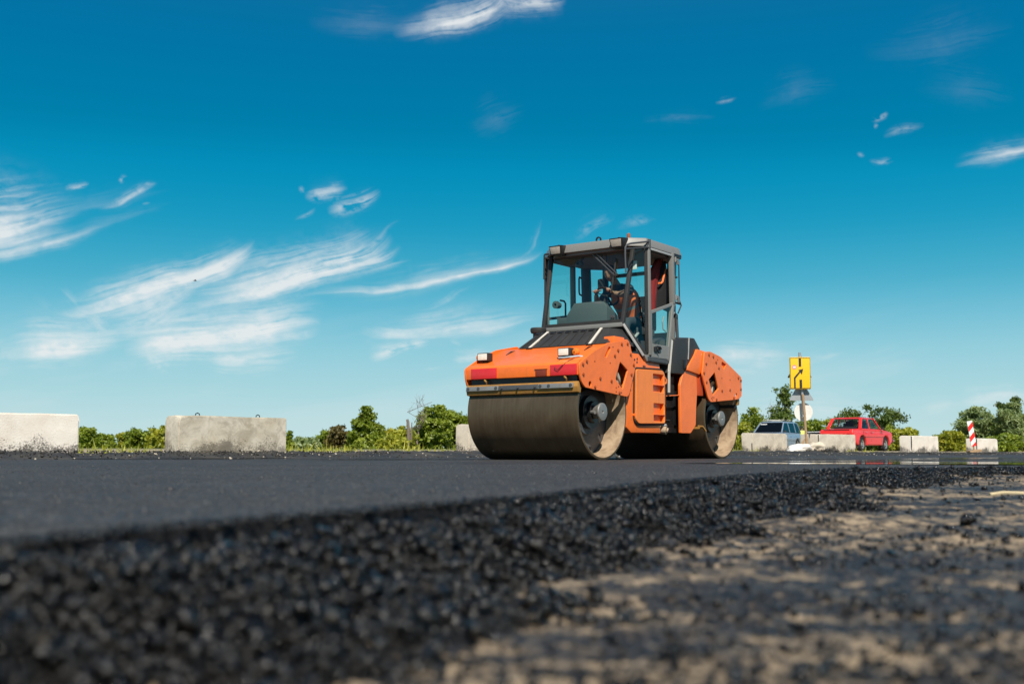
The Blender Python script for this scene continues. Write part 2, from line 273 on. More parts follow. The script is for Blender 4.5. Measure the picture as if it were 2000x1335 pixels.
M['car_red'] = worn('red_car_paint', (.80, .030, .026), (.4, .02, .02), .35, 0, .5, .2, 2, 40, .01)
M['car_blue'] = worn('blue_grey_car_paint', (.25, .32, .41), (.2, .25, .3), .3, .2, .5, .2, 2, 40, .01)
M['car_white'] = worn('white_car_paint', (.78, .78, .77), (.5, .5, .5), .35, 0, .4, .2, 2, 40, .01)
M['chrome'] = newmat('chrome', (.7, .7, .7), .15, 1)
M['tail'] = newmat('red_lamp_lens', (.5, .02, .02), .2, 0, .5)
M['twig'] = worn('dry_straw', (.62, .50, .30), (.4, .3, .2), .7)
M['bark'] = worn('bark', (.10, .08, .06), (.05, .04, .03), .9, 0, 0, .7, 12, 60, .4)
M['bark_pale'] = worn('pale_dead_bark', (.19, .145, .12), (.11, .085, .07), .9, 0, 0, .7, 12, 60, .4)

def glassmat(name, tint, refl=.08, rough=.02):
    m = bpy.data.materials.new(name); m.use_nodes = True; t = NT(m)
    tr = t.new('ShaderNodeBsdfTransparent'); tr.inputs[0].default_value = (*tint, 1)
    gl = t.new('ShaderNodeBsdfGlossy'); gl.inputs['Roughness'].default_value = rough; gl.inputs[0].default_value = (.9, .95, .95, 1)
    fr = t.new('ShaderNodeLayerWeight'); fr.inputs[0].default_value = .5
    mx = t.new('ShaderNodeMixShader'); t.link(t.m('MULTIPLY_ADD', t.m('POWER', fr.outputs['Facing'], 5.0), .85, refl, True), mx.inputs[0]); t.link(tr.outputs[0], mx.inputs[1]); t.link(gl.outputs[0], mx.inputs[2])
    t.link(mx.outputs[0], t.out.inputs[0]); t.n.remove(t.b); return m
M['glass'] = glassmat('tinted_cab_glass', (.86, .97, .92), .05)
M['car_glass'] = glassmat('car_glass', (.68, .74, .72), .05)
M['dark_glass'] = glassmat('dark_car_glass', (.10, .12, .14), .05)

def steel_drum():
    m = newmat('polished_drum_steel', (.30, .22, .14), .36, .7); t = NT(m)
    st = t.noise(t.coord('Object', (1.5, 26, 1.5)), 1.0, 5, .6); big = t.noise(t.coord('Object', (2, 2, 2)), 1.6, 5, .6, .4)
    ring = t.noise(t.coord('Object', (.15, 60, .15)), 1.0, 3, .6)
    c = t.ramp(st, [(.25, (.175, .118, .068)), (.5, (.20, .138, .082)), (.75, (.235, .168, .105))])
    c = t.mix(.6, c, t.ramp(big, [(.3, (.45, .40, .35)), (.7, (1, 1, 1))]), 'MULTIPLY')
    t.color(c); t.rough(t.m('ADD', t.m('MULTIPLY', st, .10), t.m('MULTIPLY_ADD', ring, .12, .33))); t.bump(ring, .05, .003); return m
M['drum'] = steel_drum()
def dusty():
    m = newmat('dust_caked_steel', (.35, .26, .17), .75); t = NT(m); v = t.coord('Object')
    a = t.noise(v, 7, 6, .65, .5); b = t.noise(v, 70, 3)
    t.color(t.ramp(a, [(.3, (.20, .13, .075)), (.5, (.36, .255, .16)), (.72, (.46, .35, .235))])); t.bump(t.m('ADD', a, t.m('MULTIPLY', b, .4)), .25, .01); return m
M['dusty'] = dusty()

def asphalt(name, wet=False):
    m = newmat(name, (.04, .04, .045), .5); t = NT(m); v = t.coord('Object')
    vs = t.voro(v, 95); n1 = t.noise(v, 240, 2); big = t.noise(t.coord('Object', (1, 1, 1)), .55, 5, .6, .4); pat = t.noise(t.coord('Object', (.5, 2.2, 1), (0, 0, R(-35))), 1.1, 5, .6, .5)
    g = t.m('ADD', t.m('MULTIPLY', vs.outputs['Distance'], 1.0), t.m('MULTIPLY', n1, .35))
    c = t.ramp(vs.outputs['Color'], [(.2, (.018, .0175, .018)), (.6, (.046, .045, .046)), (.80, (.09, .087, .084)), (.93, (.19, .178, .165))])
    c = t.mix(.6, c, t.ramp(big, [(.3, (.55, .55, .58)), (.7, (1.25, 1.25, 1.22))]), 'MULTIPLY')
    dust = t.ramp(pat, [(.60, 0.0), (.78, .16)]); c = t.mix(dust, c, (.20, .15, .10)); t.color(c)
    t.rough(t.ramp(pat, [(.25, .50), (.55, .64), (.8, .76)])); t.b.inputs['Specular IOR Level'].default_value = .32; t.bump(g, 1.0, .008); return m
M['asphalt'] = asphalt('compacted_asphalt')
def crumb():
    m = newmat('loose_bitumen_coated_stone', (.014, .0135, .013), .40); t = NT(m); v = t.coord('Object')
    a = t.noise(v, 62, 3, .6); b = t.noise(v, 400, 2); t.b.inputs['Specular IOR Level'].default_value = .46
    t.color(t.ramp(a, [(.3, (.003, .0027, .0025)), (.50, (.006, .0054, .005)), (.66, (.020, .017, .014)), (.79, (.10, .082, .064))])); t.rough(t.ramp(a, [(.38, .14), (.62, .34)])); t.bump(b, .7, .002); return m
M['crumb'] = crumb()
M['tar_base'] = worn('sticky_tar_fines', (.007, .0064, .006), (.018, .016, .014), .62, 0, 0, .6, 20, 150, .8, spec=.25)
def milled():
    m = newmat('dusty_old_surface', (.3, .2, .12), .8); t = NT(m); v = t.coord('Object', (1, 1, 1))
    warp = t.noise(t.coord('Object', (1.5, 3.6, 1), (0, 0, R(14)), (2.3, .4, 0)), 1.0, 8, .66, .7)
    fine = t.noise(t.coord('Object', (1, 1.25, 1), (0, 0, R(14))), 17, 7, .72, .6); grit = t.noise(v, 190, 3, .6); gv = t.voro(v, 120)
    k = t.m('ADD', t.m('MULTIPLY', warp, .50), t.m('MULTIPLY', fine, .58))
    sy = t.new('ShaderNodeSeparateXYZ'); tcm = t.new('ShaderNodeTexCoord'); t.link(tcm.outputs['Object'], sy.inputs[0])
    k = t.m('ADD', k, t.ramp(t.m('DIVIDE', sy.outputs[1], 10.0), [(.07, .055), (.105, .015), (.135, -.065), (.24, -.060), (.34, -.045), (.55, -.02)]))
    f = t.ramp(k, [(.525, 0.0), (.555, .40), (.60, 1.0)])
    sand = t.ramp(fine, [(.25, (.13, .092, .058)), (.5, (.29, .218, .140)), (.8, (.48, .375, .26))])
    tar = t.ramp(gv.outputs['Color'], [(.2, (.010, .009, .009)), (.6, (.032, .028, .026)), (.80, (.07, .058, .046)), (.95, (.16, .125, .09))])
    c = t.mix(f, tar, sand); c = t.mix(.35, c, t.ramp(grit, [(.3, (.35, .35, .35)), (.65, (1, 1, 1))]), 'MULTIPLY')
    t.color(c); t.b.inputs['Specular IOR Level'].default_value = .35; t.rough(t.ramp(f, [(0, .50), (1, .92)])); t.bump(t.m('ADD', fine, t.m('MULTIPLY', grit, .6)), .7, .006); return m
M['milled'] = milled()
def concrete(name, base, dark, streak, splash=1.0, warm=(1, 1, 1)):
    m = newmat(name, base, .85); t = NT(m); v = t.coord('Object')
    n = t.noise(v, 2.6, 7, .65, .3); s = t.noise(t.coord('Object', (2.2, 2.2, 2.6)), 1.6, 8, .72, .8); g = t.noise(v, 45, 5, .65)
    c = t.mix(t.ramp(n, [(.38, 0.0), (.68, .75)]), base, dark)
    c = t.mix(t.ramp(s, [(.45, 0.0), (.60, streak)]), c, tuple(x * .55 for x in dark))
    pores = t.voro(v, 28); c = t.mix(t.ramp(pores.outputs['Distance'], [(.07, .55), (.13, 0.0)]), c, tuple(x * .4 for x in dark))
    sp = t.new('ShaderNodeSeparateXYZ'); tcn = t.new('ShaderNodeTexCoord'); t.link(tcn.outputs['Object'], sp.inputs[0])
    low = t.ramp(sp.outputs[2], [(0.0, 1.0), (.12, .75), (.30, .12), (.42, 0.0)])          # tar thrown up from the road
    blot = t.noise(v, 34, 4, .7); edge = t.noise(v, 1.8, 3)
    k = t.m('MULTIPLY_ADD', low, .36, t.m('MULTIPLY_ADD', blot, .62, t.m('MULTIPLY', edge, .75)))
    c = t.mix(t.ramp(k, [(.90, 0.0), (1.0, splash)]), c, (.03, .026, .022)); t.color(c)
    t.bump(t.m('ADD', g, t.m('MULTIPLY', n, .8)), .45, .012); return m
M['concrete_pale'] = concrete('pale_concrete', (.80, .74, .66), (.68, .59, .50), .08, .85)
M['concrete_grey'] = concrete('stained_grey_concrete', (.66, .60, .49), (.46, .39, .28), .5, .6)
M['concrete_warm'] = concrete('warm_concrete', (.66, .59, .49), (.50, .43, .34), .3, .9)
def soil(name, a, b, sc=.6):
    m = newmat(name, a, .95); t = NT(m); v = t.coord('Object'); n = t.noise(v, sc, 8, .65, .4); g = t.noise(v, 9, 6, .7)
    t.color(t.mix(t.ramp(n, [(.4, 0.0), (.6, 1.0)]), t.mix(.4, a, t.ramp(g, [(.3, (.4, .4, .4)), (.7, (1, 1, 1))]), 'MULTIPLY'), b)); t.bump(g, .6, .05); return m
M['soil'] = soil('sandy_roadside_soil', (.42, .34, .24), (.24, .20, .12))
M['field'] = soil('grassy_field', (.09, .12, .03), (.16, .15, .06), .2)
def water():
    m = newmat('rain_water_film', (.010, .010, .011), .03); t = NT(m)
    a = t.noise(t.coord('Object', (1, 1, 1)), 3.0, 4, .6, .3); t.b.inputs['IOR'].default_value = 1.33; t.b.inputs['Specular IOR Level'].default_value = .9
    t.bump(a, .012, .02); t.rough(t.ramp(a, [(.4, .01), (.75, .09)])); return m
M['water'] = water()
def leafmat(name, c0, c1, c2, trans=.42):
    m = bpy.data.materials.new(name); m.use_nodes = True; t = NT(m)
    at_ = t.new('ShaderNodeAttribute', attribute_name='tone'); col = t.ramp(at_.outputs['Fac'], [(0, c0), (.5, c1), (1, c2)])
    t.color(col); t.b.inputs['Roughness'].default_value = .5
    tl = t.new('ShaderNodeBsdfTranslucent'); t.link(t.mix(1.0, col, (1.3, 1.25, .6), 'MULTIPLY'), tl.inputs[0])
    mx = t.new('ShaderNodeMixShader'); mx.inputs[0].default_value = trans; t.link(t.b.outputs[0], mx.inputs[1]); t.link(tl.outputs[0], mx.inputs[2]); t.link(mx.outputs[0], t.out.inputs[0]); return m
M['leaf'] = leafmat('green_leaves', (.13, .185, .018), (.24, .31, .032), (.40, .45, .07))
M['leaf_yellow'] = leafmat('yellow_green_leaves', (.22, .25, .02), (.38, .40, .04), (.58, .54, .09))
M['leaf_dark'] = leafmat('dark_green_leaves', (.055, .095, .018), (.12, .175, .03), (.22, .28, .06))
M['leaf_silver'] = leafmat('silvery_willow_leaves', (.15, .21, .085), (.27, .34, .14), (.46, .52, .28))
M['leaf_brown'] = leafmat('dry_brownish_leaves', (.10, .08, .025), (.16, .13, .04), (.25, .2, .08))

def tag(o, label=None, cat=None, group=None, kind=None):
    if label: o['label'] = label
    if cat: o['category'] = cat
    if group: o['group'] = group
    if kind: o['kind'] = kind
    return o
def link(name, me, mat=None, parent=None):
    o = bpy.data.objects.new(name, me); COL.objects.link(o)
    if mat is not None:
        for mm in (mat if isinstance(mat, (list, tuple)) else [mat]): me.materials.append(mm)
    if parent is not None: o.parent = parent
    return o
def empty(name, loc=(0, 0, 0), rz=0.0):
    o = bpy.data.objects.new(name, None); COL.objects.link(o); o.location = loc; o.rotation_euler = (0, 0, rz); o.empty_display_size = .2; return o
class MB:
    def __init__(s): s.b = bmesh.new()
    def _ring(s, c, u, v, r, seg): return [s.b.verts.new(c + (u * math.cos(a) + v * math.sin(a)) * r) for a in (2 * math.pi * i / seg for i in range(seg))]
    def box(s, c, size, rot=None):
        mt = Matrix.Translation(Vector(c)) @ (rot.to_4x4() if rot is not None else Matrix.Identity(4)) @ Matrix.Diagonal((*size, 1))
        bmesh.ops.create_cube(s.b, size=1, matrix=mt); return s
    def bar(s, p0, p1, w, h=None, up=(0, 0, 1)):
        p0, p1 = Vector(p0), Vector(p1); h = h or w; d = (p1 - p0).normalized(); up = Vector(up)
        if abs(d.dot(up)) > .96: up = Vector((1, 0, 0)) if abs(d.x) < .9 else Vector((0, 1, 0))
        a = d.cross(up).normalized(); b = a.cross(d).normalized()
        q = [[s.b.verts.new(p + a * (w / 2 * i) + b * (h / 2 * j)) for i, j in ((-1, -1), (1, -1), (1, 1), (-1, 1))] for p in (p0, p1)]
        for i in range(4): s.b.faces.new((q[0][i], q[0][(i + 1) % 4], q[1][(i + 1) % 4], q[1][i]))
        s.b.faces.new(q[0][::-1]); s.b.faces.new(q[1]); return s
    def tube(s, pts, r, seg=8, cap=True, r2=None):
        pts = [Vector(p) for p in pts]; n = len(pts); rings = []; u = None
        for i, p in enumerate(pts):
            d = (pts[min(i + 1, n - 1)] - pts[max(i - 1, 0)]).normalized()
            if u is None:
                u = d.orthogonal().normalized()
            u = (u - d * u.dot(d)).normalized(); v = d.cross(u)
            rr = r if r2 is None else r + (r2 - r) * i / (n - 1)
            rings.append(s._ring(p, u, v, rr, seg))
        for a, b in zip(rings, rings[1:]):
            for i in range(seg): s.b.faces.new((a[i], a[(i + 1) % seg], b[(i + 1) % seg], b[i]))
        if cap: s.b.faces.new(rings[0][::-1]); s.b.faces.new(rings[-1])
        return s
    def cyl(s, p0, p1, r, seg=24, r2=None): return s.tube([p0, p1], r, seg, True, r2)
    def lathe(s, prof, c, axis='y', seg=48, close=True):
        c = Vector(c); ax = {'x': (Vector((1, 0, 0)), Vector((0, 1, 0)), Vector((0, 0, 1))), 'y': (Vector((0, 1, 0)), Vector((0, 0, 1)), Vector((1, 0, 0))), 'z': (Vector((0, 0, 1)), Vector((1, 0, 0)), Vector((0, 1, 0)))}[axis]
        rings = [s._ring(c + ax[0] * h, ax[1], ax[2], r, seg) for h, r in prof]
        prs = list(zip(rings, rings[1:])) + ([(rings[-1], rings[0])] if close else [])
        for a, b in prs:
            for i in range(seg): s.b.faces.new((a[i], a[(i + 1) % seg], b[(i + 1) % seg], b[i]))
        return s
    def hull(s, pts):
        vs = [s.b.verts.new(p) for p in pts]; r = bmesh.ops.convex_hull(s.b, input=vs)
        bmesh.ops.delete(s.b, geom=[g for g in r['geom_unused'] if isinstance(g, bmesh.types.BMVert)] , context='VERTS'); return s
    def ngon(s, pts, thick=None):
        vs = [s.b.verts.new(p) for p in pts]; f = s.b.faces.new(vs)
        if thick:
            f.normal_update(); n = f.normal.copy(); g = bmesh.ops.extrude_face_region(s.b, geom=[f])
            bmesh.ops.translate(s.b, verts=[x for x in g['geom'] if isinstance(x, bmesh.types.BMVert)], vec=n * thick)
        return s
    def prism(s, poly, d0, d1, mp):
        a = [s.b.verts.new(mp(u, v, d0)) for u, v in poly]; b = [s.b.verts.new(mp(u, v, d1)) for u, v in poly]; n = len(poly)
        for i in range(n): s.b.faces.new((a[i], a[(i + 1) % n], b[(i + 1) % n], b[i]))
        s.b.faces.new(a[::-1]); s.b.faces.new(b); return s
    def mesh(s, name, bevel=0, seg=2, smooth=True, ang=26):
        b = s.b
        bmesh.ops.recalc_face_normals(b, faces=b.faces)
        if bevel:
            b.edges.ensure_lookup_table()
            es = [e for e in b.edges if len(e.link_faces) == 2 and e.calc_face_angle(0) > R(25)]
            bmesh.ops.bevel(b, geom=es, offset=bevel, segments=seg, profile=.6, affect='EDGES', clamp_overlap=True)
        me = bpy.data.meshes.new(name); b.to_mesh(me); b.free()
        if smooth: me.shade_smooth(); me.set_sharp_from_angle(angle=R(ang))
        return me
    def build(s, name, mat, parent=None, bevel=0, seg=2, smooth=True, ang=26): return link(name, s.mesh(name, bevel, seg, smooth, ang), mat, parent)
XZ = lambda u, v, d: Vector((u, d, v))      # profile in x,z; depth along y
YZ = lambda u, v, d: Vector((d, u, v))
def rounded(poly, r, seg=3):
    out = []; n = len(poly)
    for i in range(n):
        p = Vector(poly[i]); a = Vector(poly[i - 1]) - p; b = Vector(poly[(i + 1) % n]) - p
        k = min(r, a.length * .45, b.length * .45); p0 = p + a.normalized() * k; p1 = p + b.normalized() * k
        for j in range(seg + 1):
            t = j / seg; out.append(tuple((1 - t) ** 2 * p0 + 2 * t * (1 - t) * p + t * t * p1))
    return out
def plate(name, polys, d0, d1, mat, parent=None, bevel=.006, mp=XZ, sharp=20):
    """a flat sheet with real holes: first polygon is the outline, the others are cut out"""
    cu = bpy.data.curves.new(name, 'CURVE'); cu.dimensions = '2D'; cu.fill_mode = 'BOTH'
    cu.extrude = abs(d1 - d0) / 2 - bevel; cu.bevel_depth = bevel; cu.bevel_resolution = 1; cu.offset = -bevel
    for poly in polys:
        s = cu.splines.new('POLY'); s.points.add(len(poly) - 1); s.use_cyclic_u = True
        for q, p in zip(s.points, poly): q.co = (p[0], p[1], 0, 1)
    ob = bpy.data.objects.new(name, cu); me = bpy.data.meshes.new_from_object(ob); bpy.data.objects.remove(ob)
    mid = (d0 + d1) / 2
    for v in me.vertices: v.co = mp(v.co.x, v.co.y, mid + v.co.z)
    b = bmesh.new(); b.from_mesh(me); bmesh.ops.remove_doubles(b, verts=b.verts, dist=1e-5); bmesh.ops.recalc_face_normals(b, faces=b.faces); b.to_mesh(me); b.free()
    me.materials.clear(); me.name = name; me.shade_smooth(); me.set_sharp_from_angle(angle=R(sharp)); return link(name, me, mat, parent)

def gridmesh(name, P, mat, closed_u=False, smooth=True, ids=None):
    """P[i, j] grid of points"""
    ni, nj = P.shape[:2]; idx = np.arange(ni * nj).reshape(ni, nj)
    if closed_u: idx = np.vstack([idx, idx[:1]])
    f = np.stack([idx[:-1, :-1], idx[1:, :-1], idx[1:, 1:], idx[:-1, 1:]], -1).reshape(-1, 4)
    return npmesh(name, P.reshape(-1, 3), f, mat, smooth)
def npmesh(name, v, f, mat, smooth=False):
    me = bpy.data.meshes.new(name); k = f.shape[1]
    me.vertices.add(len(v)); me.vertices.foreach_set('co', np.ascontiguousarray(v, dtype=np.float32).ravel())
    me.loops.add(f.size); me.loops.foreach_set('vertex_index', np.ascontiguousarray(f, dtype=np.int32).ravel())
    me.polygons.add(len(f)); me.polygons.foreach_set('loop_start', np.arange(0, f.size, k, dtype=np.int32))
    me.update(calc_edges=True)
    if smooth: me.polygons.foreach_set('use_smooth', np.ones(len(f), dtype=bool))
    if mat is not None: me.materials.append(mat)
    return me
CHIPS = []                                              # angular stone chips: hulls of a few random points
for _k in range(28):
    _b = bmesh.new(); _p = rng.normal(size=(9, 3)); _p = _p / np.linalg.norm(_p, axis=1)[:, None] * rng.uniform(.72, 1.15, (9, 1))
    for _q in _p: _b.verts.new(_q)
    _r = bmesh.ops.convex_hull(_b, input=_b.verts); bmesh.ops.delete(_b, geom=[g for g in _b.verts if not g.link_faces], context='VERTS'); bmesh.ops.triangulate(_b, faces=_b.faces); bmesh.ops.recalc_face_normals(_b, faces=_b.faces)
    _b.verts.index_update(); CHIPS.append((np.array([v.co[:] for v in _b.verts]), np.array([[v.index for v in f.verts] for f in _b.faces]))); _b.free()
def stones(name, pos, size, mat, flat=.75):
    n = len(pos)
    sc = rng.uniform(.6, 1.25, (n, 3)) * size[:, None]; sc[:, 2] *= flat
    q = rng.normal(size=(n, 4)); q /= np.linalg.norm(q, axis=1)[:, None]; w, x, y, z = q.T
    RM = np.stack([1 - 2 * (y * y + z * z), 2 * (x * y - z * w), 2 * (x * z + y * w), 2 * (x * y + z * w), 1 - 2 * (x * x + z * z), 2 * (y * z - x * w), 2 * (x * z - y * w), 2 * (y * z + x * w), 1 - 2 * (x * x + y * y)], -1).reshape(n, 3, 3)
    pick = rng.integers(0, len(CHIPS), n); VV, FF, off = [], [], 0
    for c, (cv, cf) in enumerate(CHIPS):
        i = np.where(pick == c)[0]
        if not len(i): continue
        VV.append((np.einsum('nij,nkj->nki', RM[i], cv[None] * sc[i][:, None, :]) + pos[i][:, None, :]).reshape(-1, 3))
        FF.append((cf[None] + (off + np.arange(len(i)) * len(cv))[:, None, None]).reshape(-1, 3)); off += len(i) * len(cv)
    return npmesh(name, np.vstack(VV), np.vstack(FF), mat)

def skin_mesh(name, verts, edges, radii, root=0, sub=2):
    me = bpy.data.meshes.new(name); me.from_pydata([tuple(v) for v in verts], edges, [])
    ob = bpy.data.objects.new(name, me); COL.objects.link(ob)
    md = ob.modifiers.new('skin', 'SKIN'); md.use_smooth_shade = True
    for i, sv_ in enumerate(me.skin_vertices[0].data):
        r = radii[i]; sv_.radius = (r, r) if isinstance(r, (int, float)) else r; sv_.use_root = (i == root)
    if sub: s_ = ob.modifiers.new('sub', 'SUBSURF'); s_.levels = sub; s_.render_levels = sub
    bpy.context.view_layer.update(); dg = bpy.context.evaluated_depsgraph_get()
    out = bpy.data.meshes.new_from_object(ob.evaluated_get(dg)); bpy.data.objects.remove(ob); out.name = name; out.materials.clear(); out.shade_smooth(); return out
# ------------------------------------------------------------------ the ground
def resample(pts, ds):
    pts = np.array(pts, float); out = [pts[0]]
    seg = np.linalg.norm(np.diff(pts, axis=0), axis=1); cum = np.concatenate([[0], np.cumsum(seg)])
    s = 0.0
    while True:
        j = min(np.searchsorted(cum, s, side='right') - 1, len(pts) - 2); p = pts[j] + (pts[j + 1] - pts[j]) * (s - cum[j]) / seg[j]
        s += ds(p)
        if s >= cum[-1]: break
        j = min(np.searchsorted(cum, s, side='right') - 1, len(pts) - 2); out.append(pts[j] + (pts[j + 1] - pts[j]) * (s - cum[j]) / seg[j])
    out.append(pts[-1]); return np.array(out)
EDGE_TOP = [(-2.6, -3.4), (-.62, .98), (-.56, 1.22), (-.43, 1.53), (-.26, 1.88), (0, 2.38), (.29, 3.14), (.64, 4.0), (1.22, 5.15), (1.75, 6.1), (2.15, 6.65), (2.75, 6.95), (4.0, 7.1), (7, 7.5), (14, 8.6), (40, 13)]
EDGE_TOE = [(-2.15, -3.6), (-.24, .62), (-.08, 1.02), (.07, 1.34), (.16, 1.70), (.29, 2.11), (.54, 2.63), (.90, 3.3), (1.30, 4.05), (1.78, 5.05), (2.25, 5.75), (2.95, 6.40), (4.1, 6.65), (7, 7.0), (14, 8.1), (40, 12.4)]
def zlow(X, Y): return np.interp(np.hypot(X * .5, Y), [2, 4.5, 6.5], [-.10, -.058, -.032])
top_c = smooth_poly(EDGE_TOP)
# compacted layer: a sheet from its torn edge to the far verge
RD = np.array([.707, .707]); ND = np.array([-.707, .707])           # along the road's far verge, away from the camera
far = [RD * t + ND * 16.2 for t in (150, 60, 30, 10, -10, -30, -80)]
rb = bmesh.new(); edge_pts = [tuple(p) for p in top_c] + [(60, 17), (150, 60)] + [tuple(p) for p in far] + [(-60, -30), (-20, -20)]
vs = [rb.verts.new((x, y, 0)) for x, y in edge_pts]; rb.faces.new(vs); bmesh.ops.triangulate(rb, faces=rb.faces); bmesh.ops.recalc_face_normals(rb, faces=rb.faces)
if sum(f.normal.z for f in rb.faces) < 0: bmesh.ops.reverse_faces(rb, faces=rb.faces)
me = bpy.data.meshes.new('road'); rb.to_mesh(me); rb.free(); tag(link('road', me, M['asphalt']), 'freshly rolled dark grey asphalt surface', kind='structure')

# the big ground sheet: under the road, rising a little beyond the verge, flat to the horizon
ts = np.concatenate([[-4000, -1500, -600, -250, -120], np.arange(-80, 161, 8), [200, 300, 600, 1500, 4000]])
ns = np.array([-4000, -800, -200, -60, -25, -8, 2, 10, 15.0, 15.9, 16.3, 17.2, 18.5, 20, 22, 24, 27, 30, 34, 40, 50, 70, 110, 250, 800, 4000.])
zs = np.interp(ns, [-4000, -60, 15.0, 16.3, 18.5, 24, 34, 4000], [-.30, -.30, -.20, .03, .055, .10, .17, .17])
P = np.zeros((len(ts), len(ns), 3)); P[:, :, :2] = ts[:, None, None] * RD + ns[None, :, None] * ND; P[:, :, 2] = zs[None] + (fbm(P[:, :, 0] * .2, P[:, :, 1] * .2, 3, 4) * .06) * ((ns > 17) & (ns < 200))[None]
tag(link('ground', gridmesh('ground', P, M['soil']), None), 'sandy roadside ground running out to the horizon', kind='structure')
# meadow beyond the verge road
P = np.zeros((40, 12, 3)); tt = np.linspace(-400, 500, 40); nn = np.concatenate([[36, 37, 40, 46, 55, 70, 90, 120, 180, 300, 600, 2500]])
P[:, :, :2] = tt[:, None, None] * RD * np.linspace(1, 6, 12)[None, :, None] + nn[None, :, None] * ND
P[:, :, 2] = np.where(nn < 36.5, .16, .21)[None] + fbm(P[:, :, 0] * .1, P[:, :, 1] * .1, 3, 9) * .04
tag(link('meadow', gridmesh('meadow', P, M['field']), None), 'green meadow under the far trees', kind='structure')

# old dusty surface in front of the new layer
th = np.concatenate([np.linspace(-180, -50, 60, endpoint=False), np.linspace(-50, 80, 520, endpoint=False), np.linspace(80, 180, 50)]) ; rr = np.geomspace(.12, 60, 330)
TH, RR = np.meshgrid(np.radians(th), rr, indexing='ij'); X = np.sin(TH) * RR; Y = np.cos(TH) * RR
ca, sa = math.cos(R(18)), math.sin(R(18)); U = X * ca + Y * sa; V = -X * sa + Y * ca
Z = zlow(X, Y) + fbm(U * 2.2, V * 5, 4, 3) * .020 + fbm(U * 14, V * 22, 3, 5) * .009 + fbm(X * 70, Y * 70, 2, 8) * .0045
Z = np.where(np.hypot(X, Y) > 9, zlow(X, Y) - .01, Z)
# never above the new layer where that lies over it
over = (X - np.interp(Y, top_c[:, 1], top_c[:, 0])) < -.05
Z = np.where(over, np.minimum(Z - .03, -.03), Z); Z = np.where(Y > 8.2 + .12 * np.abs(X), np.minimum(Z, -.05), Z)
tag(link('old_road_surface', gridmesh('old_road_surface', np.stack([X, Y, Z], -1), M['milled']), None), 'dusty old road surface with dried tar patches', kind='structure')

# crumbling edge of the new layer
a = resample(smooth_poly(EDGE_TOP, 3), lambda p: max(.007, .0055 * np.hypot(*p)) if p[1] > .5 else .06)
toe_s = smooth_poly(EDGE_TOE, 3); cumt = np.concatenate([[0], np.cumsum(np.linalg.norm(np.diff(smooth_poly(EDGE_TOP, 3), axis=0), axis=1))])
# pair every top point with the toe point of the same corner parameter
tp = smooth_poly(EDGE_TOP, 3); par_top = np.arange(len(tp)) / (len(tp) - 1)
seg_a = np.concatenate([[0], np.cumsum(np.linalg.norm(np.diff(a, axis=0), axis=1))]); pa = np.interp(seg_a / seg_a[-1], cumt / cumt[-1], par_top)
b = np.stack([np.interp(pa, np.arange(len(toe_s)) / (len(toe_s) - 1), toe_s[:, k]) for k in (0, 1)], -1)
wob = fbm(seg_a * 3.1, seg_a * 0, 4, 21)[:, None] * .16; b = b + (b - a) * wob * 2.2
NT_ = 64; tq = np.linspace(-.16, 1.10, NT_)
P = np.zeros((len(a), NT_, 3)); P[:, :, :2] = a[:, None] + (b - a)[:, None] * tq[None, :, None]
def slope_z(X, Y, t):
    zl = zlow(X, Y); k = np.clip(t, 0, 1); k = k * k * (3 - 2 * k) * .55 + k * .45
    return zl * k + np.interp(Y, [1.5, 3.2, 5], [-.010, -.004, .008]) * np.exp(-((t - .10) / .15) ** 2)
X, Y = P[:, :, 0], P[:, :, 1]
amp = np.clip((tq + .16) / .12, 0, 1)[None] * np.clip((1.10 - tq) / .1, .15, 1)[None]
Z = slope_z(X, Y, tq[None] + 0 * X) + amp * ((fbm(X * 7, Y * 7, 3, 31) * .034 + fbm(X * 24, Y * 24, 2, 36) * .022) * np.clip(.25 + tq * 2.2, .25, 1)[None] + fbm(X * 45, Y * 45, 3, 33) * .014 - .006)
Z = np.where(tq[None] < .06, np.maximum(Z, .0015 + .004 * fbm(X * 45, Y * 45, 3, 33)), Z); Z = Z - (1 - np.clip((tq + .16) / .02, 0, 1))[None] * .012 - np.clip((tq - 1.0) / .1, 0, 1)[None] * .03
P[:, :, 2] = Z - .013 * np.clip((tq - .04) / .08, 0, 1)[None]
loose = link('loose_asphalt', gridmesh('loose_asphalt', P, M['tar_base']), None); tag(loose, 'loose black asphalt crumbling along the edge of the new layer', kind='stuff')
# the crumbs themselves
ta = rng.uniform(-.10, 1.08, 240000); ia = rng.uniform(0, len(a) - 1.001, 240000); i0 = ia.astype(int); fr = (ia - i0)[:, None]
pa_ = a[i0] * (1 - fr) + a[i0 + 1] * fr; pb_ = b[i0] * (1 - fr) + b[i0 + 1] * fr; xy = pa_ + (pb_ - pa_) * ta[:, None]
dist = np.hypot(xy[:, 0], xy[:, 1]); wdt = np.linalg.norm(pb_ - pa_, axis=1); ds_ = np.linalg.norm(a[np.minimum(i0 + 1, len(a) - 1)] - a[i0], axis=1)
ok = (xy[:, 1] > .45) & (dist < 14); w_ = (wdt * ds_ * ok); w_ = w_ * np.clip(1.3 - dist / 12, .25, 1) * np.clip(2.2 / np.maximum(dist, .7), .45, 2.6); sel = rng.choice(len(xy), 88000, replace=False, p=w_ / w_.sum())
xy = xy[sel]; ta = ta[sel]; dist = dist[sel]
size = np.exp(rng.normal(math.log(.0060), .42, len(xy))); size = np.clip(size, .0022, .020) * np.clip(.80 + dist * .07, .85, 1.5) * np.clip(.55 + ta * 2, .55, 1)
big_ = rng.random(len(size)) < .035 * (dist < 4); size = np.where(big_ & (ta > .12), rng.uniform(.011, .019, len(size)), size)
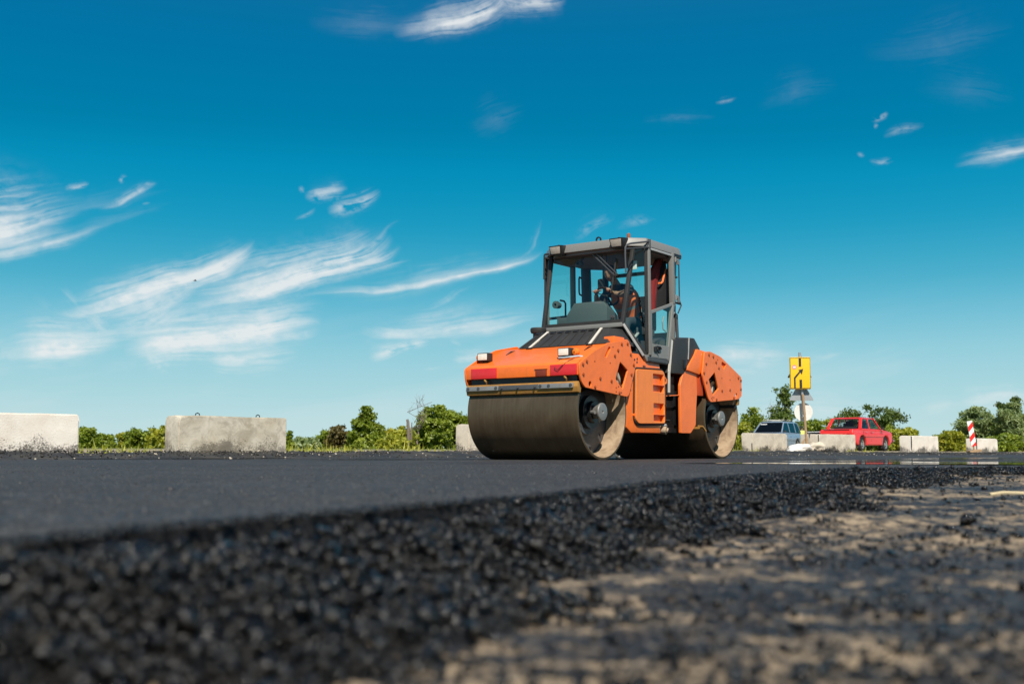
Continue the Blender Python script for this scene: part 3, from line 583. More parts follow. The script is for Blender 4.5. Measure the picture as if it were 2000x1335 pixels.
keep = (ta > .02) | (rng.random(len(xy)) < .65 * np.exp(np.minimum(ta, 0) * 26)); keep &= (ta < 1.0) | (rng.random(len(xy)) < .4)
xy, ta, size, dist = xy[keep], ta[keep], size[keep], dist[keep]
zz = np.where(ta < .08, .004 - .03 * np.clip(ta, 0, 1), -9) ; zz = np.maximum(zz, slope_z(xy[:, 0], xy[:, 1], ta) + (fbm(xy[:, 0] * 7, xy[:, 1] * 7, 3, 31) * .034 + fbm(xy[:, 0] * 24, xy[:, 1] * 24, 2, 36) * .022) * np.clip(.25 + ta * 2.2, .25, 1) * np.clip((ta + .16) / .12, 0, 1) - .006 + rng.uniform(-1.3, 1.0, len(xy)) * size * np.clip(.3 + ta * 3, .3, 1))
tag(link('asphalt_crumbs', stones('asphalt_crumbs', np.column_stack([xy, zz]), size, M['crumb']), None), 'countless glossy black bitumen coated stones on the sloping layer edge', kind='stuff')
# scattered grit on the old surface and on the road
n = 60000; th = rng.uniform(R(-20), R(75), n); r_ = np.exp(rng.uniform(math.log(.5), math.log(10), n)); xy = np.column_stack([np.sin(th) * r_, np.cos(th) * r_])
tx = np.interp(xy[:, 1], b[:, 1], b[:, 0]); okm = (xy[:, 0] > tx - .05) & (xy[:, 1] < 7.2 + .05 * xy[:, 0]); cl = fbm(xy[:, 0] * 2.2, xy[:, 1] * 4, 4, 55) + .5; okm &= rng.random(n) < np.clip(cl * 1.5 - .25, .05, 1)
xy = xy[okm]; size = np.clip(np.exp(rng.normal(math.log(.0028), .7, len(xy))), .001, .015) * (.75 + .16 * np.hypot(xy[:, 0], xy[:, 1])); U = xy[:, 0] * ca + xy[:, 1] * sa; V = -xy[:, 0] * sa + xy[:, 1] * ca
zz = zlow(xy[:, 0], xy[:, 1]) + fbm(U * 2.2, V * 5, 4, 3) * .020 + fbm(U * 14, V * 22, 3, 5) * .009 + size * .25
tag(link('tar_grit', stones('tar_grit', np.column_stack([xy, zz]), size, M['crumb'], .6), None), 'dark tar grit scattered over the old surface', kind='stuff')
n = 5000; th = rng.uniform(R(-32), R(32), n); r_ = np.exp(rng.uniform(math.log(1.2), math.log(30), n)); xy = np.column_stack([np.sin(th) * r_, np.cos(th) * r_])
tx = np.interp(xy[:, 1], a[:, 1], a[:, 0]); okm = (xy[:, 0] < tx - .03) | (xy[:, 1] > 7.6 + .1 * xy[:, 0]); okm &= (xy @ ND < 15.2); xy = xy[okm]
size = np.minimum(rng.gamma(1.6, .0008, len(xy)) + .0008, .005) * (.8 + .07 * np.hypot(xy[:, 0], xy[:, 1]))
M['pale_grit'] = worn('pale_stone_grit', (.10, .09, .08), (.04, .036, .032), .4)
tag(link('road_grit', stones('road_grit', np.column_stack([xy, size * .2]), size, M['pale_grit'], .6), None), 'fine stone grit lying on the new asphalt', kind='stuff')
# bigger clods on the old surface, each one a thing
clods = [(1890, 1022, .030, 'largest black asphalt clod, alone on the dusty old surface'), (1780, 952, .022, 'left of three black clods near the bend of the layer edge'), (1815, 948, .018, 'middle of three black clods near the bend of the layer edge'),
         (1900, 948, .02, 'black asphalt clod farthest right, above the dry straw'), (1500, 1110, .016, 'small black clod on the dark tar patch in the middle distance'), (1225, 1215, .018, 'black clod nearest the camera, close to the foot of the crumbling edge')]
for k, (px, py, s_, lab) in enumerate(clods):
    r0 = ray(px, py); z_ = -.09
    for _ in range(25):
        p = CAM + r0 * ((z_ - CAM[2]) / r0[2]); z_ = .5 * z_ + .5 * float(zlow(p[0], p[1]))
    o = link('asphalt_clod', stones('asphalt_clod', np.array([[0, 0, s_ * .45]]) + rng.normal(size=(7, 3)) * s_ * .38 * np.array([1, 1, .35]), np.full(7, s_ * .62) * rng.uniform(.7, 1.1, 7), M['crumb']), None)
    o.location = (p[0], p[1], z_ - .004)
    tag(o, lab or 'small black asphalt clod lying on the dusty old surface', 'asphalt clod', 'black asphalt clods on the old surface')
p = at(1925, 979, 4.2); p[2] = float(zlow(p[0], p[1])) + .012
o = MB().tube([(-.085, -.02, 0), (-.03, .0, .006), (.03, .014, .004), (.09, .016, .0)], .0055, 6).build('straw', M['twig']); o.location = (p[0], 3.98, p[2]); tag(o, 'pale dry straw lying across the dark old surface', 'straw')
for (px, Y_, sz, lab, mt) in [(1208, 13.95, .045, 'pale chip of stone lying beside the front drum', 'pale_grit')]:
    p = at(px, 897, Y_); o = link('stone', stones('stone', np.array([[0, 0, .028]]), np.array([sz]), M[mt]), None); o.location = (p[0], Y_, 0); tag(o, lab, 'stone')

# windrow of loose asphalt along the far verge
tv = np.arange(-14, 70, .05); nv_ = np.linspace(14.6, 17.6, 26); P = np.zeros((len(tv), len(nv_), 3)); P[:, :, :2] = tv[:, None, None] * RD + nv_[None, :, None] * ND
X, Y = P[:, :, 0], P[:, :, 1]; hcrest = np.interp(tv, [-14, 12, 30, 60], [.115, .110, .085, .055])[:, None] * (1 + .5 * fbm(tv[:, None] * .5, tv[:, None] * 0, 3, 71))
prof = np.interp(nv_, [14.6, 14.9, 15.6, 16.1, 16.6, 17.6], [-.02, .004, .6, 1.0, .85, .30])[None]
P[:, :, 2] = np.where(prof > 0, hcrest * prof, -.02) + (fbm(X * 2.5, Y * 2.5, 3, 61) * .05 + fbm(X * 11, Y * 11, 3, 62) * .035) * np.clip(prof * 1.4, .05, 1) * .8
M['windrow'] = worn('dusty_loose_asphalt', (.022, .021, .02), (.10, .085, .065), .75, 0, 0, .8, 1.5, 30, .6)
tag(link('asphalt_windrow', gridmesh('asphalt_windrow', P, M['windrow'], smooth=False), None), 'low rough bank of loose asphalt along the far verge', kind='stuff')
n = 15000; t_ = rng.uniform(-13, 66, n); n_ = 15.9 + rng.normal(size=n) * .55; hc = np.interp(t_, [-14, 12, 30, 60], [.115, .110, .085, .055]); pf = np.interp(n_, [14.6, 14.9, 15.6, 16.1, 16.6, 17.6], [0, .004, .6, 1.0, .85, .30])
xy = t_[:, None] * RD + n_[:, None] * ND; tag(link('windrow_stones', stones('windrow_stones', np.column_stack([xy, hc * pf + .004]), rng.gamma(2.2, .0045, n) + .006, M['windrow']), None), 'loose stones on the low asphalt bank', kind='stuff')
n = 900; t_ = rng.uniform(-13, 66, n); n_ = 15.6 + rng.normal(size=n) * .7; pf = np.interp(n_, [14.6, 14.9, 15.6, 16.1, 16.6, 17.6], [0, .004, .6, 1.0, .85, .30]); hc = np.interp(t_, [-14, 12, 30, 60], [.115, .110, .085, .055]); xy = t_[:, None] * RD + n_[:, None] * ND
tag(link('pale_chips', stones('pale_chips', np.column_stack([xy, hc * pf + .012]), rng.gamma(2, .004, n) + .006, worn('pale_stone_chips', (.5, .43, .34), (.3, .25, .2), .8)), None), 'pale stone chips along the low asphalt bank', kind='stuff')

# shallow rain water on the road, right of the roller
def puddle(cx, cy_, ax, ay, rot, seed, z=.004):
    N = 90; t = np.linspace(0, 2 * math.pi, N, endpoint=False); rad = 1 + fbm(np.cos(t) * 1.6 + seed, np.sin(t) * 1.6, 4, seed) * .9
    x = np.cos(t) * rad * ax; y = np.sin(t) * rad * ay; c, s = math.cos(rot), math.sin(rot)
    pb = MB(); pb.ngon([(cx + c * x_ - s * y_, cy_ + s * x_ + c * y_, z) for x_, y_ in zip(x, y)]); bmesh.ops.triangulate(pb.b, faces=pb.b.faces)
    o = pb.build('puddle', M['water'], smooth=False); tag(o, 'thin film of rain water on the new asphalt', kind='structure')
puddle(7.4, 9.35, 5.4, 1.45, R(9), 3); puddle(11.5, 14.0, 6.0, 1.9, R(20), 5, .0045); puddle(9.0, 11.2, 4.5, .8, R(10), 21, .0065); puddle(14.5, 12.5, 3.4, 1.0, R(12), 18, .006)

for k in range(24):
    puddle(rng.uniform(3.4, 9.5), rng.uniform(9.5, 19), rng.uniform(.25, 1.1), rng.uniform(.10, .34), R(rng.uniform(5, 35)), 30 + k, .0068 + .0002 * k)
for k in range(16):
    puddle(rng.uniform(-5.5, .5), rng.uniform(14.2, 17.2), rng.uniform(.5, 1.8), rng.uniform(.08, .22), R(rng.uniform(30, 48)), 60 + k, .004 + .0002 * k)
# coarse grain of the near mat: chips pressed flush into it
M['mat_chip'] = worn('pressed_mat_chip', (.040, .039, .040), (.12, .115, .11), .36, 0, 0, .9, 60, 200, .4, spec=.4)
n = 60000; th = rng.uniform(R(-40), R(30), n); r_ = np.exp(rng.uniform(math.log(1.15), math.log(9), n)); xy = np.column_stack([np.sin(th) * r_, np.cos(th) * r_])
tx = np.interp(xy[:, 1], a[:, 1], a[:, 0]); xy = xy[xy[:, 0] < tx + .01]; size = np.exp(rng.normal(math.log(.0026), .4, len(xy))) * (.8 + .10 * np.hypot(xy[:, 0], xy[:, 1]))
tag(link('mat_grain', stones('mat_grain', np.column_stack([xy, -size * rng.uniform(.0, .45, len(xy))]), size, M['mat_chip'], .55), None), 'coarse stone grain showing in the near asphalt mat', kind='stuff')
# ------------------------------------------------------------------ the road roller
FA = R(35.5)
RO = np.array([1.137 - .84 * math.cos(FA), 13.94 + .84 * math.sin(FA)])
roller = empty('road_roller', (RO[0], RO[1], 0), math.atan2(-math.cos(FA), -math.sin(FA)))
tag(roller, 'orange tandem road roller with two steel drums and a grey glazed cab', 'road roller')
XR = -3.49                                              # rear axle

def make_drum(x):
    d = MB().lathe([(-.84, .585), (-.835, .60), (.835, .60), (.84, .585), (.84, .572), (.52, .568), (.52, .40), (-.52, .40), (-.52, .568), (-.84, .572)], (0, 0, 0), 'y', 128).build('drum', M['drum'], roller, ang=28)
    d.location = (x, 0, .60)
    MB().lathe([(.565, .566), (.8385, .5715), (.8385, .569), (.565, .563)], (0, 0, 0), 'y', 96).build('rim_lining', M['dusty'], d)
    MB().lathe([(-.565, .566), (-.8385, .5715), (-.8385, .569), (-.565, .563)], (0, 0, 0), 'y', 96).build('rim_lining', M['dusty'], d)
    for s in (1, -1):
        MB().lathe([(.525 * s, .02), (.525 * s, .566), (.56 * s, .566), (.56 * s, .30), (.62 * s, .28), (.62 * s, .02)], (0, 0, 0), 'y', 64).build('end_disc', M['darkgrey'], d)
        MB().lathe([(.62 * s, .02), (.62 * s, .21), (.68 * s, .21), (.68 * s, .14), (.73 * s, .13), (.73 * s, .02)], (0, 0, 0), 'y', 40).build('drive_motor', M['black_gloss'], d)
        hb = MB().lathe([(.69 * s, .01), (.70 * s, .075), (.80 * s, .095), (.815 * s, .112), (.84 * s, .112), (.845 * s, .107), (.845 * s, .018), (.825 * s, .012)], (0, 0, 0), 'y', 40); hb.build('hub_cap', M['steel'], d, .002, 1)
        MB().cyl((.07, .66 * s, .0), (.12, .80 * s, -.01), .022, 10).build('hub_pin', M['steel'], d)
        MB().hull([(-.10, .70 * s, -.10), (-.20, .70 * s, .05), (-.19, .71 * s, -.02), (-.12, .72 * s, -.14), (-.10, .715 * s, -.10)]).build('bracket', M['dusty'], d)
        MB().box((.33, .60 * s, -.36), (.19, .03, .20), Euler((0, R(35), 0)).to_matrix()).build('cover_plate', M['steel'], d, .012)
        bb = MB()
        for k in range(10):
            t = 2 * math.pi * k / 10; bb.cyl((.47 * math.cos(t), .555 * s, .47 * math.sin(t)), (.47 * math.cos(t), .578 * s, .47 * math.sin(t)), .018, 6)
        tag(bb.build('bolts', M['black_gloss'], d), kind='stuff')
    return d
make_drum(0); make_drum(XR)

# side plates: outline, lozenge window, slot, pin hole
FP = [(.615, 1.172), (.292, 1.334), (-.06, 1.467), (-.56, 1.556), (-.612, 1.53), (-.684, 1.386), (-.772, 1.234), (-.752, 1.154), (-.60, .838), (-.548, .806), (.484, .881), (.564, .944), (.602, 1.03)]
FD = [(-.37, 1.251), (-.568, 1.15), (-.427, .898), (-.252, 1.023)]
FS = [(-.10, 1.43), (-.135, 1.40), (-.025, 1.278), (.012, 1.292), (-.062, 1.39)]
def circ(x, z, r, n=14): return [(x + r * math.cos(2 * math.pi * i / n), z + r * math.sin(2 * math.pi * i / n)) for i in range(n)]
RP = [(-2.84, 1.558), (-3.038, 1.578), (-3.397, 1.525), (-4.14, 1.255), (-4.135, .965), (-4.012, .906), (-3.029, .828), (-2.948, .87), (-2.757, 1.221), (-2.782, 1.33)]
RDm = [(-3.173, 1.276), (-3.301, 1.044), (-3.096, .93), (-2.97, 1.16)]
RS = [(-3.437, 1.454), (-3.588, 1.417), (-3.497, 1.337), (-3.413, 1.406)]
FB = [(.446, 1.2), (.535, 1.158), (.528, 1.037), (.13, 1.008), (-.145, .989), (.256, .895), (-.413, 1.479), (-.564, 1.495), (-.318, 1.392), (-.234, 1.315), (-.644, 1.36), (-.721, 1.228), (-.658, 1.1), (-.343, .85)]
FH = [(.258, 1.213), (-.118, 1.218), (-.19, 1.427), (-.262, .911), (-.322, .928), (-.261, .86), (-.394, .855), (-.69, 1.027)]
RB = [(-2.984, 1.524), (-3.13, 1.507), (-3.226, 1.429), (-3.318, 1.349), (-2.89, 1.386), (-2.813, 1.246), (-2.89, 1.115), (-3.418, 1.013), (-3.699, 1.038), (-3.836, .919), (-3.219, .872), (-4.017, 1.239), (-4.107, 1.201), (-4.1, 1.067)]
RH = [(-3.28, 1.47), (-3.42, 1.20), (-3.71, 1.19), (-3.09, .90), (-3.05, .885), (-3.13, .90), (-3.08, .865)]
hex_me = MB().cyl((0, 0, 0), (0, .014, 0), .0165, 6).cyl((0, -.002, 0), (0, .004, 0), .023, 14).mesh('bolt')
for s in (1, -1):
    d0, d1 = .860 * s, .885 * s
    for nm, out, holes, bolts, dots, pin in (('front', FP, [FD, FS], FB, FH, (.368, .929)), ('rear', RP, [RDm, RS], RB, RH, (-3.93, .965))):
        pl_ = plate('side_plate', [rounded(out, .035), rounded(holes[0], .012), rounded(holes[1], .015), circ(*pin, .034)], d0, d1, M['orange'], roller, .005)
        inner = [(x, z) for x, z in out]; cx_ = sum(p[0] for p in out) / len(out); cz_ = sum(p[1] for p in out) / len(out)
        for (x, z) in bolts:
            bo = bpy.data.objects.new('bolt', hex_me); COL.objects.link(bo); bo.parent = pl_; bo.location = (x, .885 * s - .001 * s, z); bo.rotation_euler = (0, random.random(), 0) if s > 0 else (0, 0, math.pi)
        dm = MB()
        for (x, z) in dots: dm.cyl((x, .879 * s, z), (x, .8868 * s, z), .011, 10)
        tag(dm.build('plugs', M['darkred'], pl_), kind='stuff')
        # drive hoses seen through the lozenge
        hx = -.40 if nm == 'front' else -3.14
        for k in range(4):
            q = k * .052; dr = -1 if nm == 'front' else 1
            MB().tube([(hx + dr * (-.02 - q) + .10 * dr * math.sin(t * 1.5), (.76 + .06 * math.sin(t * 3.1)) * s, 1.20 - .32 * t - q * .3) for t in np.linspace(0, 1, 9)], .019, 8).build('hose', M['hose'] if k % 2 == 0 or nm == 'front' else M['rubber'], pl_)
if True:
    hex_me.materials.append(worn('shaded_bolt_orange', (.34, .075, .02), (.10, .035, .02), .35))  # orange bolts darkened overall, the shadow around them put into their colour
# inner webs carrying the side plates (behind them, dark recess)
for s in (1, -1):
    MB().prism([(.50, 1.16), (-.06, 1.44), (-.56, 1.52), (-.70, 1.22), (-.56, .86), (.46, .93)], .60 * s, .62 * s, XZ).build('inner_web', M['black_gloss'], roller)
    MB().prism([(-2.86, 1.54), (-3.38, 1.50), (-4.08, 1.24), (-4.08, .96), (-3.0, .86), (-2.80, 1.22)], .60 * s, .62 * s, XZ).build('inner_web', M['black_gloss'], roller)

# front hood: lower panel, slope, rounded crease
MB().prism([(.602, 1.030), (.602, 1.165), (.585, 1.195), (.40, 1.255), (-.21, 1.478), (-.70, 1.50), (-.70, 1.36), (.40, 1.10), (.56, 1.030)], -.858, .858, XZ).build('hood', M['orange'], roller, .010, 2)
MB().prism([(.604, 1.168), (.604, 1.182), (.585, 1.204), (.40, 1.264), (-.19, 1.478), (-.19, 1.472), (.40, 1.256), (.58, 1.196)], .845, .860, XZ).build('hood_flange', M['orange'], roller, .002, 1)
MB().box((-.42, .77, 1.53), (.26, .16, .10)).build('hood_step', M['orange'], roller, .012)
rp = MB().box((.604, .318, 1.078), (.012, .17, .09)).build('number_recess', M['darkred'], roller, .006); MB().box((.606, .318, 1.126), (.02, .19, .012)).build('ledge', M['orange'], rp, .003)
for y0, y1 in ((-.775, -.365), (.455, .842)):
    rf = MB().box((.607, (y0 + y1) / 2, 1.10), (.010, y1 - y0, .133)).build('reflector', M['red'], roller, .008)
# front work lamps on stems, amber indicator behind each
for y, am in ((-.725, -.105), (.535, .135)):
    lp = MB().box((.375, y, 1.335), (.11, .178, .108)).build('headlight', M['black'], roller, .012)
    MB().box((.433, y, 1.336), (.010, .146, .084)).build('lens', M['lens'], lp, .006)
    MB().tube([(.375, y - .03, 1.29), (.375, y - .03, 1.225)], .011, 6).tube([(.375, y + .02, 1.29), (.375, y + .02, 1.225)], .011, 6).box((.385, y, 1.243), (.07, .09, .012)).build('bracket', M['black'], lp)
    MB().lathe([(-.015, .008), (-.015, .048), (.012, .048), (.034, .036), (.042, .008)], (.35, y + am, 1.335), 'x', 20, False).hull([(.32, y + am - .03, 1.30), (.32, y + am + .03, 1.30), (.34, y + am - .03, 1.37), (.34, y + am + .03, 1.37)]).build('indicator', M['amber'], lp)
MB().tube([(.42, .46, 1.268), (.45, .55, 1.262), (.44, .64, 1.268), (.38, .72, 1.280), (.34, .76, 1.276)], .011, 8).build('lamp_cable', worn('pale_blue_cable', (.35, .52, .60), (.2, .3, .35), .5), roller)
MB().tube([(.41, .50, 1.26), (.55, .50, 1.20), (.625, .53, 1.12), (.628, .58, 1.10), (.622, .64, 1.15), (.56, .70, 1.215), (.46, .72, 1.25)], .0045, 6).build('cable_shadow', M['black'], roller)  # thin black tube standing in for the cable's shadow on hood and reflector
# gap, scraper beam and wear strips over the front drum
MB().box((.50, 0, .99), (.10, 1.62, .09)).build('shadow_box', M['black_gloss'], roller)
def scraper(x, sg):
    sb = MB().prism([(x, .955), (x + .03 * sg, .955), (x + .045 * sg, .89), (x + .03 * sg, .825), (x - .035 * sg, .815), (x - .04 * sg, .86)], -.845, .855, XZ).build('scraper_beam', M['yellow_steel'], roller, .004)
    xx = x + .044 * sg
    for y0, y1 in ((-.84, -.325), (.285, .80)):
        ws_ = MB().box((xx + .004 * sg, (y0 + y1) / 2, .905), (.018, y1 - y0, .058), Euler((0, R(-10 * sg), 0)).to_matrix()).build('wear_strip', M['steel'], sb, .004)
        for y in (y0 + .035, y0 + .20 if y0 < 0 else y0 + .16, y1 - .035): MB().cyl((xx, y, .905), (xx + .022 * sg, y, .905), .017, 8).cyl((xx, y, .905), (xx + .016 * sg, y, .905), .024, 10).build('bolt', M['darkgrey'], ws_)
    MB().box((xx - .004 * sg, -.02, .905), (.014, .62, .058), Euler((0, R(-10 * sg), 0)).to_matrix()).build('wear_strip', M['darkgrey'], sb, .002)
    for y in (-.27, -.02, .24): MB().cyl((xx, y, .90), (xx + .03 * sg, y, .90), .014, 8).build('bolt', M['darkgrey'], sb)
    MB().box((x - .045 * sg, 0, .80), (.03, 1.68, .05)).build('scraper_blade', M['rubber'], sb)
scraper(.575, 1); scraper(XR - .575, -1)
for y in (-.56, .66):
    MB().tube([(.56, y, 1.035), (.60, y, 1.015), (.61, y + .03, .995), (.59, y + .02, .97)], .012, 6).build('catch', M['yellow_steel'], roller)
# slatted black grille under the windscreen
gx0, gz0, gx1, gz1 = -.19, 1.482, -.56, 1.725
gr = MB().hull([(gx0, -.60, gz0), (gx0, .80, gz0), (gx1, -.50, gz1), (gx1, .62, gz1), (-.90, -.50, gz1 + .01), (-.90, .62, gz1 + .01), (-.90, -.62, 1.49), (-.90, .80, 1.49)]).build('grille', M['black'], roller, .012)
def gp(y, t, off=0.0): return Vector((gx0 + (gx1 - gx0) * t + .55 * off, y, gz0 + (gz1 - gz0) * t + .83 * off))
for k in range(9):
    y = -.56 + k * .142 + .03; y2 = y * .86 + .012
    MB().bar(gp(y, .06, .002), gp(y2, .88, .002), .010, .016, (.55, 0, .83)).build('rib', M['black'], gr)
    MB().box(gp(y2 - .045, .90, .004), (.05, .07, .016), Euler((0, R(33), 0)).to_matrix()).build('vent_slot', M['black_gloss'], gr)
for y in (-.395, .545):
    MB().bar(gp(y, -.03, .010), gp(y * .9 + .015, .97, .010), .036, .012, (.55, 0, .83)).build('strap', M['strap'], gr)
    MB().box(gp(y, -.05, .004), (.03, .09, .02), Euler((0, R(33), 0)).to_matrix()).build('strap_foot', M['black_gloss'], gr)
cap = MB().lathe([(0, .01), (0, .10), (.03, .112), (.062, .112), (.075, .10), (.075, .01)], (-.72, -.62, 1.74), 'z', 28).build('filler_cap', M['black'], roller); MB().cyl((-.72, -.62, 1.45), (-.72, -.62, 1.745), .075, 20).build('filler_neck', M['black'], cap)

# chassis between the drums
MB().prism([(-.645, 1.00), (-.645, .42), (-.77, .352), (-1.585, .356), (-1.60, 1.18), (-1.58, 1.30), (-1.14, 1.31), (-1.0, 1.40), (-.80, 1.40), (-.70, 1.20)], -.81, .81, XZ).build('chassis', M['orange'], roller, .012)
MB().prism([(-.60, 1.38), (-.74, 1.20), (-.72, .9), (-1.6, .9), (-1.6, 1.28), (-1.0, 1.44)], -.79, .79, XZ).build('chassis_core', M['black_gloss'], roller)
DO = [(-.862, 1.190), (-1.60, 1.212), (-1.662, 1.165), (-1.655, .485), (-.915, .470), (-.835, .52)]
NO = [[(-1.32, 1.150), (-1.62, 1.150), (-1.62, .91), (-1.32, .91)], [(-1.325, .752), (-1.62, .752), (-1.62, .51), (-1.325, .51)]]
for s in (1, -1):
    dp = plate('door_panel', [rounded(DO, .05), *[rounded(n_, .01) for n_ in NO]], .816 * s, .850 * s, M['orange_panel'], roller, .008)
    out = rounded([(-.850, 1.205), (-1.605, 1.228), (-1.68, 1.17), (-1.672, .475), (-.91, .455), (-.820, .515)], .06)
    MB().tube([(x, .822 * s, z) for x, z in out + out[:1]], .0125, 6, False).build('door_seal', M['rubber'], dp)
    for zt, zm, zb in ((1.15, 1.005, .91), (.752, .604, .51)):
        MB().ngon([(-1.318, .70 * s, zt), (-1.622, .70 * s, zt), (-1.622, .70 * s, zb), (-1.318, .70 * s, zb)]).ngon([(-1.318, .70 * s, zt), (-1.318, .82 * s, zt), (-1.318, .82 * s, zb), (-1.318, .70 * s, zb)]).ngon([(-1.622, .70 * s, zt), (-1.622, .82 * s, zt), (-1.622, .82 * s, zb), (-1.622, .70 * s, zb)]).ngon([(-1.318, .70 * s, zt), (-1.622, .70 * s, zt), (-1.622, .82 * s, zt), (-1.318, .82 * s, zt)]).build('step_recess', M['orange'], dp, smooth=False)
        MB().box((-1.47, .79 * s, zm), (.31, .14, .012)).build('step', M['orange'], dp, .002, 1)
    MB().tube([(-1.672, .835 * s, 1.12), (-1.70, .845 * s, 1.09), (-1.70, .845 * s, 1.05), (-1.672, .835 * s, 1.03)], .014, 6).build('latch', M['orange'], dp)
    MB().box((-1.665, .845 * s, .955), (.03, .03, .05)).tube([(-1.66, .85 * s, .92), (-1.655, .855 * s, .82), (-1.66, .85 * s, .72)], .008, 6).box((-1.664, .845 * s, .735), (.05, .02, .02)).build('gas_strut', M['black'], dp)
    MB().cyl((-.83, .80 * s, .585), (-.83, .835 * s, .585), .022, 10).build('hinge', M['orange'], dp)
    hm = MB()
    for x, z in ((-.88, 1.315), (-.95, 1.33), (-.945, 1.285), (-1.12, 1.24), (-1.16, 1.24), (-.74, 1.03)): hm.cyl((x, .805 * s, z), (x, .8128 * s, z), .017, 8)
    tag(hm.build('plugs', M['black_gloss'], roller), kind='stuff')
# drain cock and hose ends low in the gap
MB().cyl((-1.66, .70, .41), (-1.70, .84, .395), .055, 14).cyl((-1.70, .84, .395), (-1.71, .86, .39), .035, 12).build('drain_cock', M['dusty'], roller)
MB().tube([(-1.64, .80, .455), (-1.70, .83, .47), (-1.78, .80, .455), (-1.80, .78, .42)], .014, 6).build('drain_hose', M['lightgrey'], roller)
# dark tank block between the chassis halves
MB().box((-1.90, .30, 1.03), (.56, .86, .28)).build('water_tank', M['black'], roller, .03)
MB().box((-1.94, 0, .62), (.62, 1.36, .44)).build('fuel_tank', M['black_gloss'], roller, .03)
MB().box((-1.82, .69, .70), (.09, .02, .30)).build('tank_ridge', M['black'], roller, .004)
MB().box((-1.98, .66, .50), (.28, .03, .09)).build('ladder_rung', M['black'], roller, .01); MB().box((-1.98, .69, .545), (.22, .012, .012)).build('ladder_edge', M['darkgrey'], roller); MB().box((-1.98, .69, .43), (.22, .012, .010)).build('ladder_edge', M['darkgrey'], roller)
MB().box((-1.95, .66, .40), (.6, .1, .06)).build('underbeam', M['black_gloss'], roller)
MB().bar((-1.66, .79, .865), (-2.16, .80, .90), .022, .012).build('tie_bar', M['orange'], roller)
# rear column and rear hood
for s in (1, -1):
    plate('rear_column', [rounded([(-2.165, 1.04), (-2.165, .362), (-2.47, .362), (-2.64, .48), (-2.66, .70), (-2.70, .94), (-2.69, 1.255), (-2.295, 1.27)], .02)], .785 * s, .825 * s, M['orange'], roller, .008)
MB().prism([(-2.31, 1.262), (-2.68, 1.588), (-2.90, 1.575), (-3.40, 1.51), (-4.10, 1.24), (-4.125, 1.18), (-4.125, 1.03), (-3.9, 1.08), (-2.95, 1.34), (-2.72, 1.22)], -.855, .856, XZ).build('rear_hood', M['orange'], roller, .012)
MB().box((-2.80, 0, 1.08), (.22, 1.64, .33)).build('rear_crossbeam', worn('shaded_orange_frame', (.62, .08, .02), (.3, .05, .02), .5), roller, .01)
MB().box((-2.42, 0, .72), (.42, 1.38, .5)).build('rear_gearbox', M['black_gloss'], roller, .03)
bh = MB().hull([(-1.955, -.76, 1.665), (-1.955, .79, 1.665), (-2.50, -.76, 1.745), (-2.50, .79, 1.745), (-2.71, -.76, 1.755), (-2.71, .79, 1.755), (-2.88, -.76, 1.60), (-2.88, .80, 1.60), (-1.79, -.80, 1.19), (-1.79, .83, 1.19), (-2.27, .83, 1.20), (-2.27, -.81, 1.20), (-2.60, .835, 1.50), (-2.60, -.80, 1.50), (-2.4, 0, 1.80)]).build('engine_hood', M['black'], roller, .02)
for s in (1, -1):
    MB().bar((-1.975, .80 * s, 1.668), (-1.805, .838 * s, 1.20), .055, .012, (0, s, 0)).bar((-1.805, .838 * s, 1.205), (-1.80, .835 * s, .92), .05, .012, (0, s, 0)).build('hood_strap', M['strap'], bh)
    MB().bar((-2.515, .80 * s, 1.74), (-2.40, .838 * s, 1.42), .014, .012, (0, s, 0)).build('seam', M['lightgrey'], bh)
    MB().box((-2.29, .83 * s, 1.34), (.09, .05, .14)).build('hood_catch', M['black_gloss'], bh, .02)
MB().tube([(-2.10, .70, 1.70), (-2.10, .74, 2.02), (-2.13, .76, 2.07), (-2.18, .77, 2.05), (-2.21, .77, 1.72)], .022, 10).build('handrail', M['darkgrey'], roller)
for s in (1, -1):
    MB().bar((-2.66, .855 * s, .475), (-2.79, .855 * s, .47), .02, .02).bar((-2.79, .855 * s, .472), (-2.90, .855 * s, .40), .02, .02).build('scraper_bracket', M['yellow_steel'], roller)
MB().bar((-2.80, -.85, .45), (-2.80, .85, .45), .05, .03).build('scraper_beam', M['yellow_steel'], roller)
# ------------------------------------------------------------------ the cab (parts of the roller)
def W(y, z, off=0.0): return Vector((-.88 + off - .25 / 1.04 * (z - 1.82), y, z))      # a point on the windscreen plane
rf_pts_lo = [(-1.0, .61), (-1.22, .85), (-2.23, .85), (-2.49, .58)]; rf_pts_hi = [(-1.03, .585), (-1.24, .815), (-2.21, .815), (-2.46, .56)]
pts = [(x, y * s, 2.885) for x, y in rf_pts_lo for s in (1, -1)] + [(x, y * s, 3.005) for x, y in rf_pts_hi for s in (1, -1)] + [(-1.3, .5 * s, 3.03) for s in (1, -1)] + [(-2.2, .5 * s, 3.03) for s in (1, -1)]
MB().hull(pts).build('cab_roof', M['grey'], roller, .012)
MB().hull([(x + .0, y * .93 * s, z) for x, y in [(-1.06, .60), (-1.24, .82), (-2.2, .82), (-2.44, .56)] for s in (1, -1) for z in (2.845, 2.886)]).build('headliner', worn('grey_headliner', (.20, .22, .22), (.12, .13, .13), .8), roller)
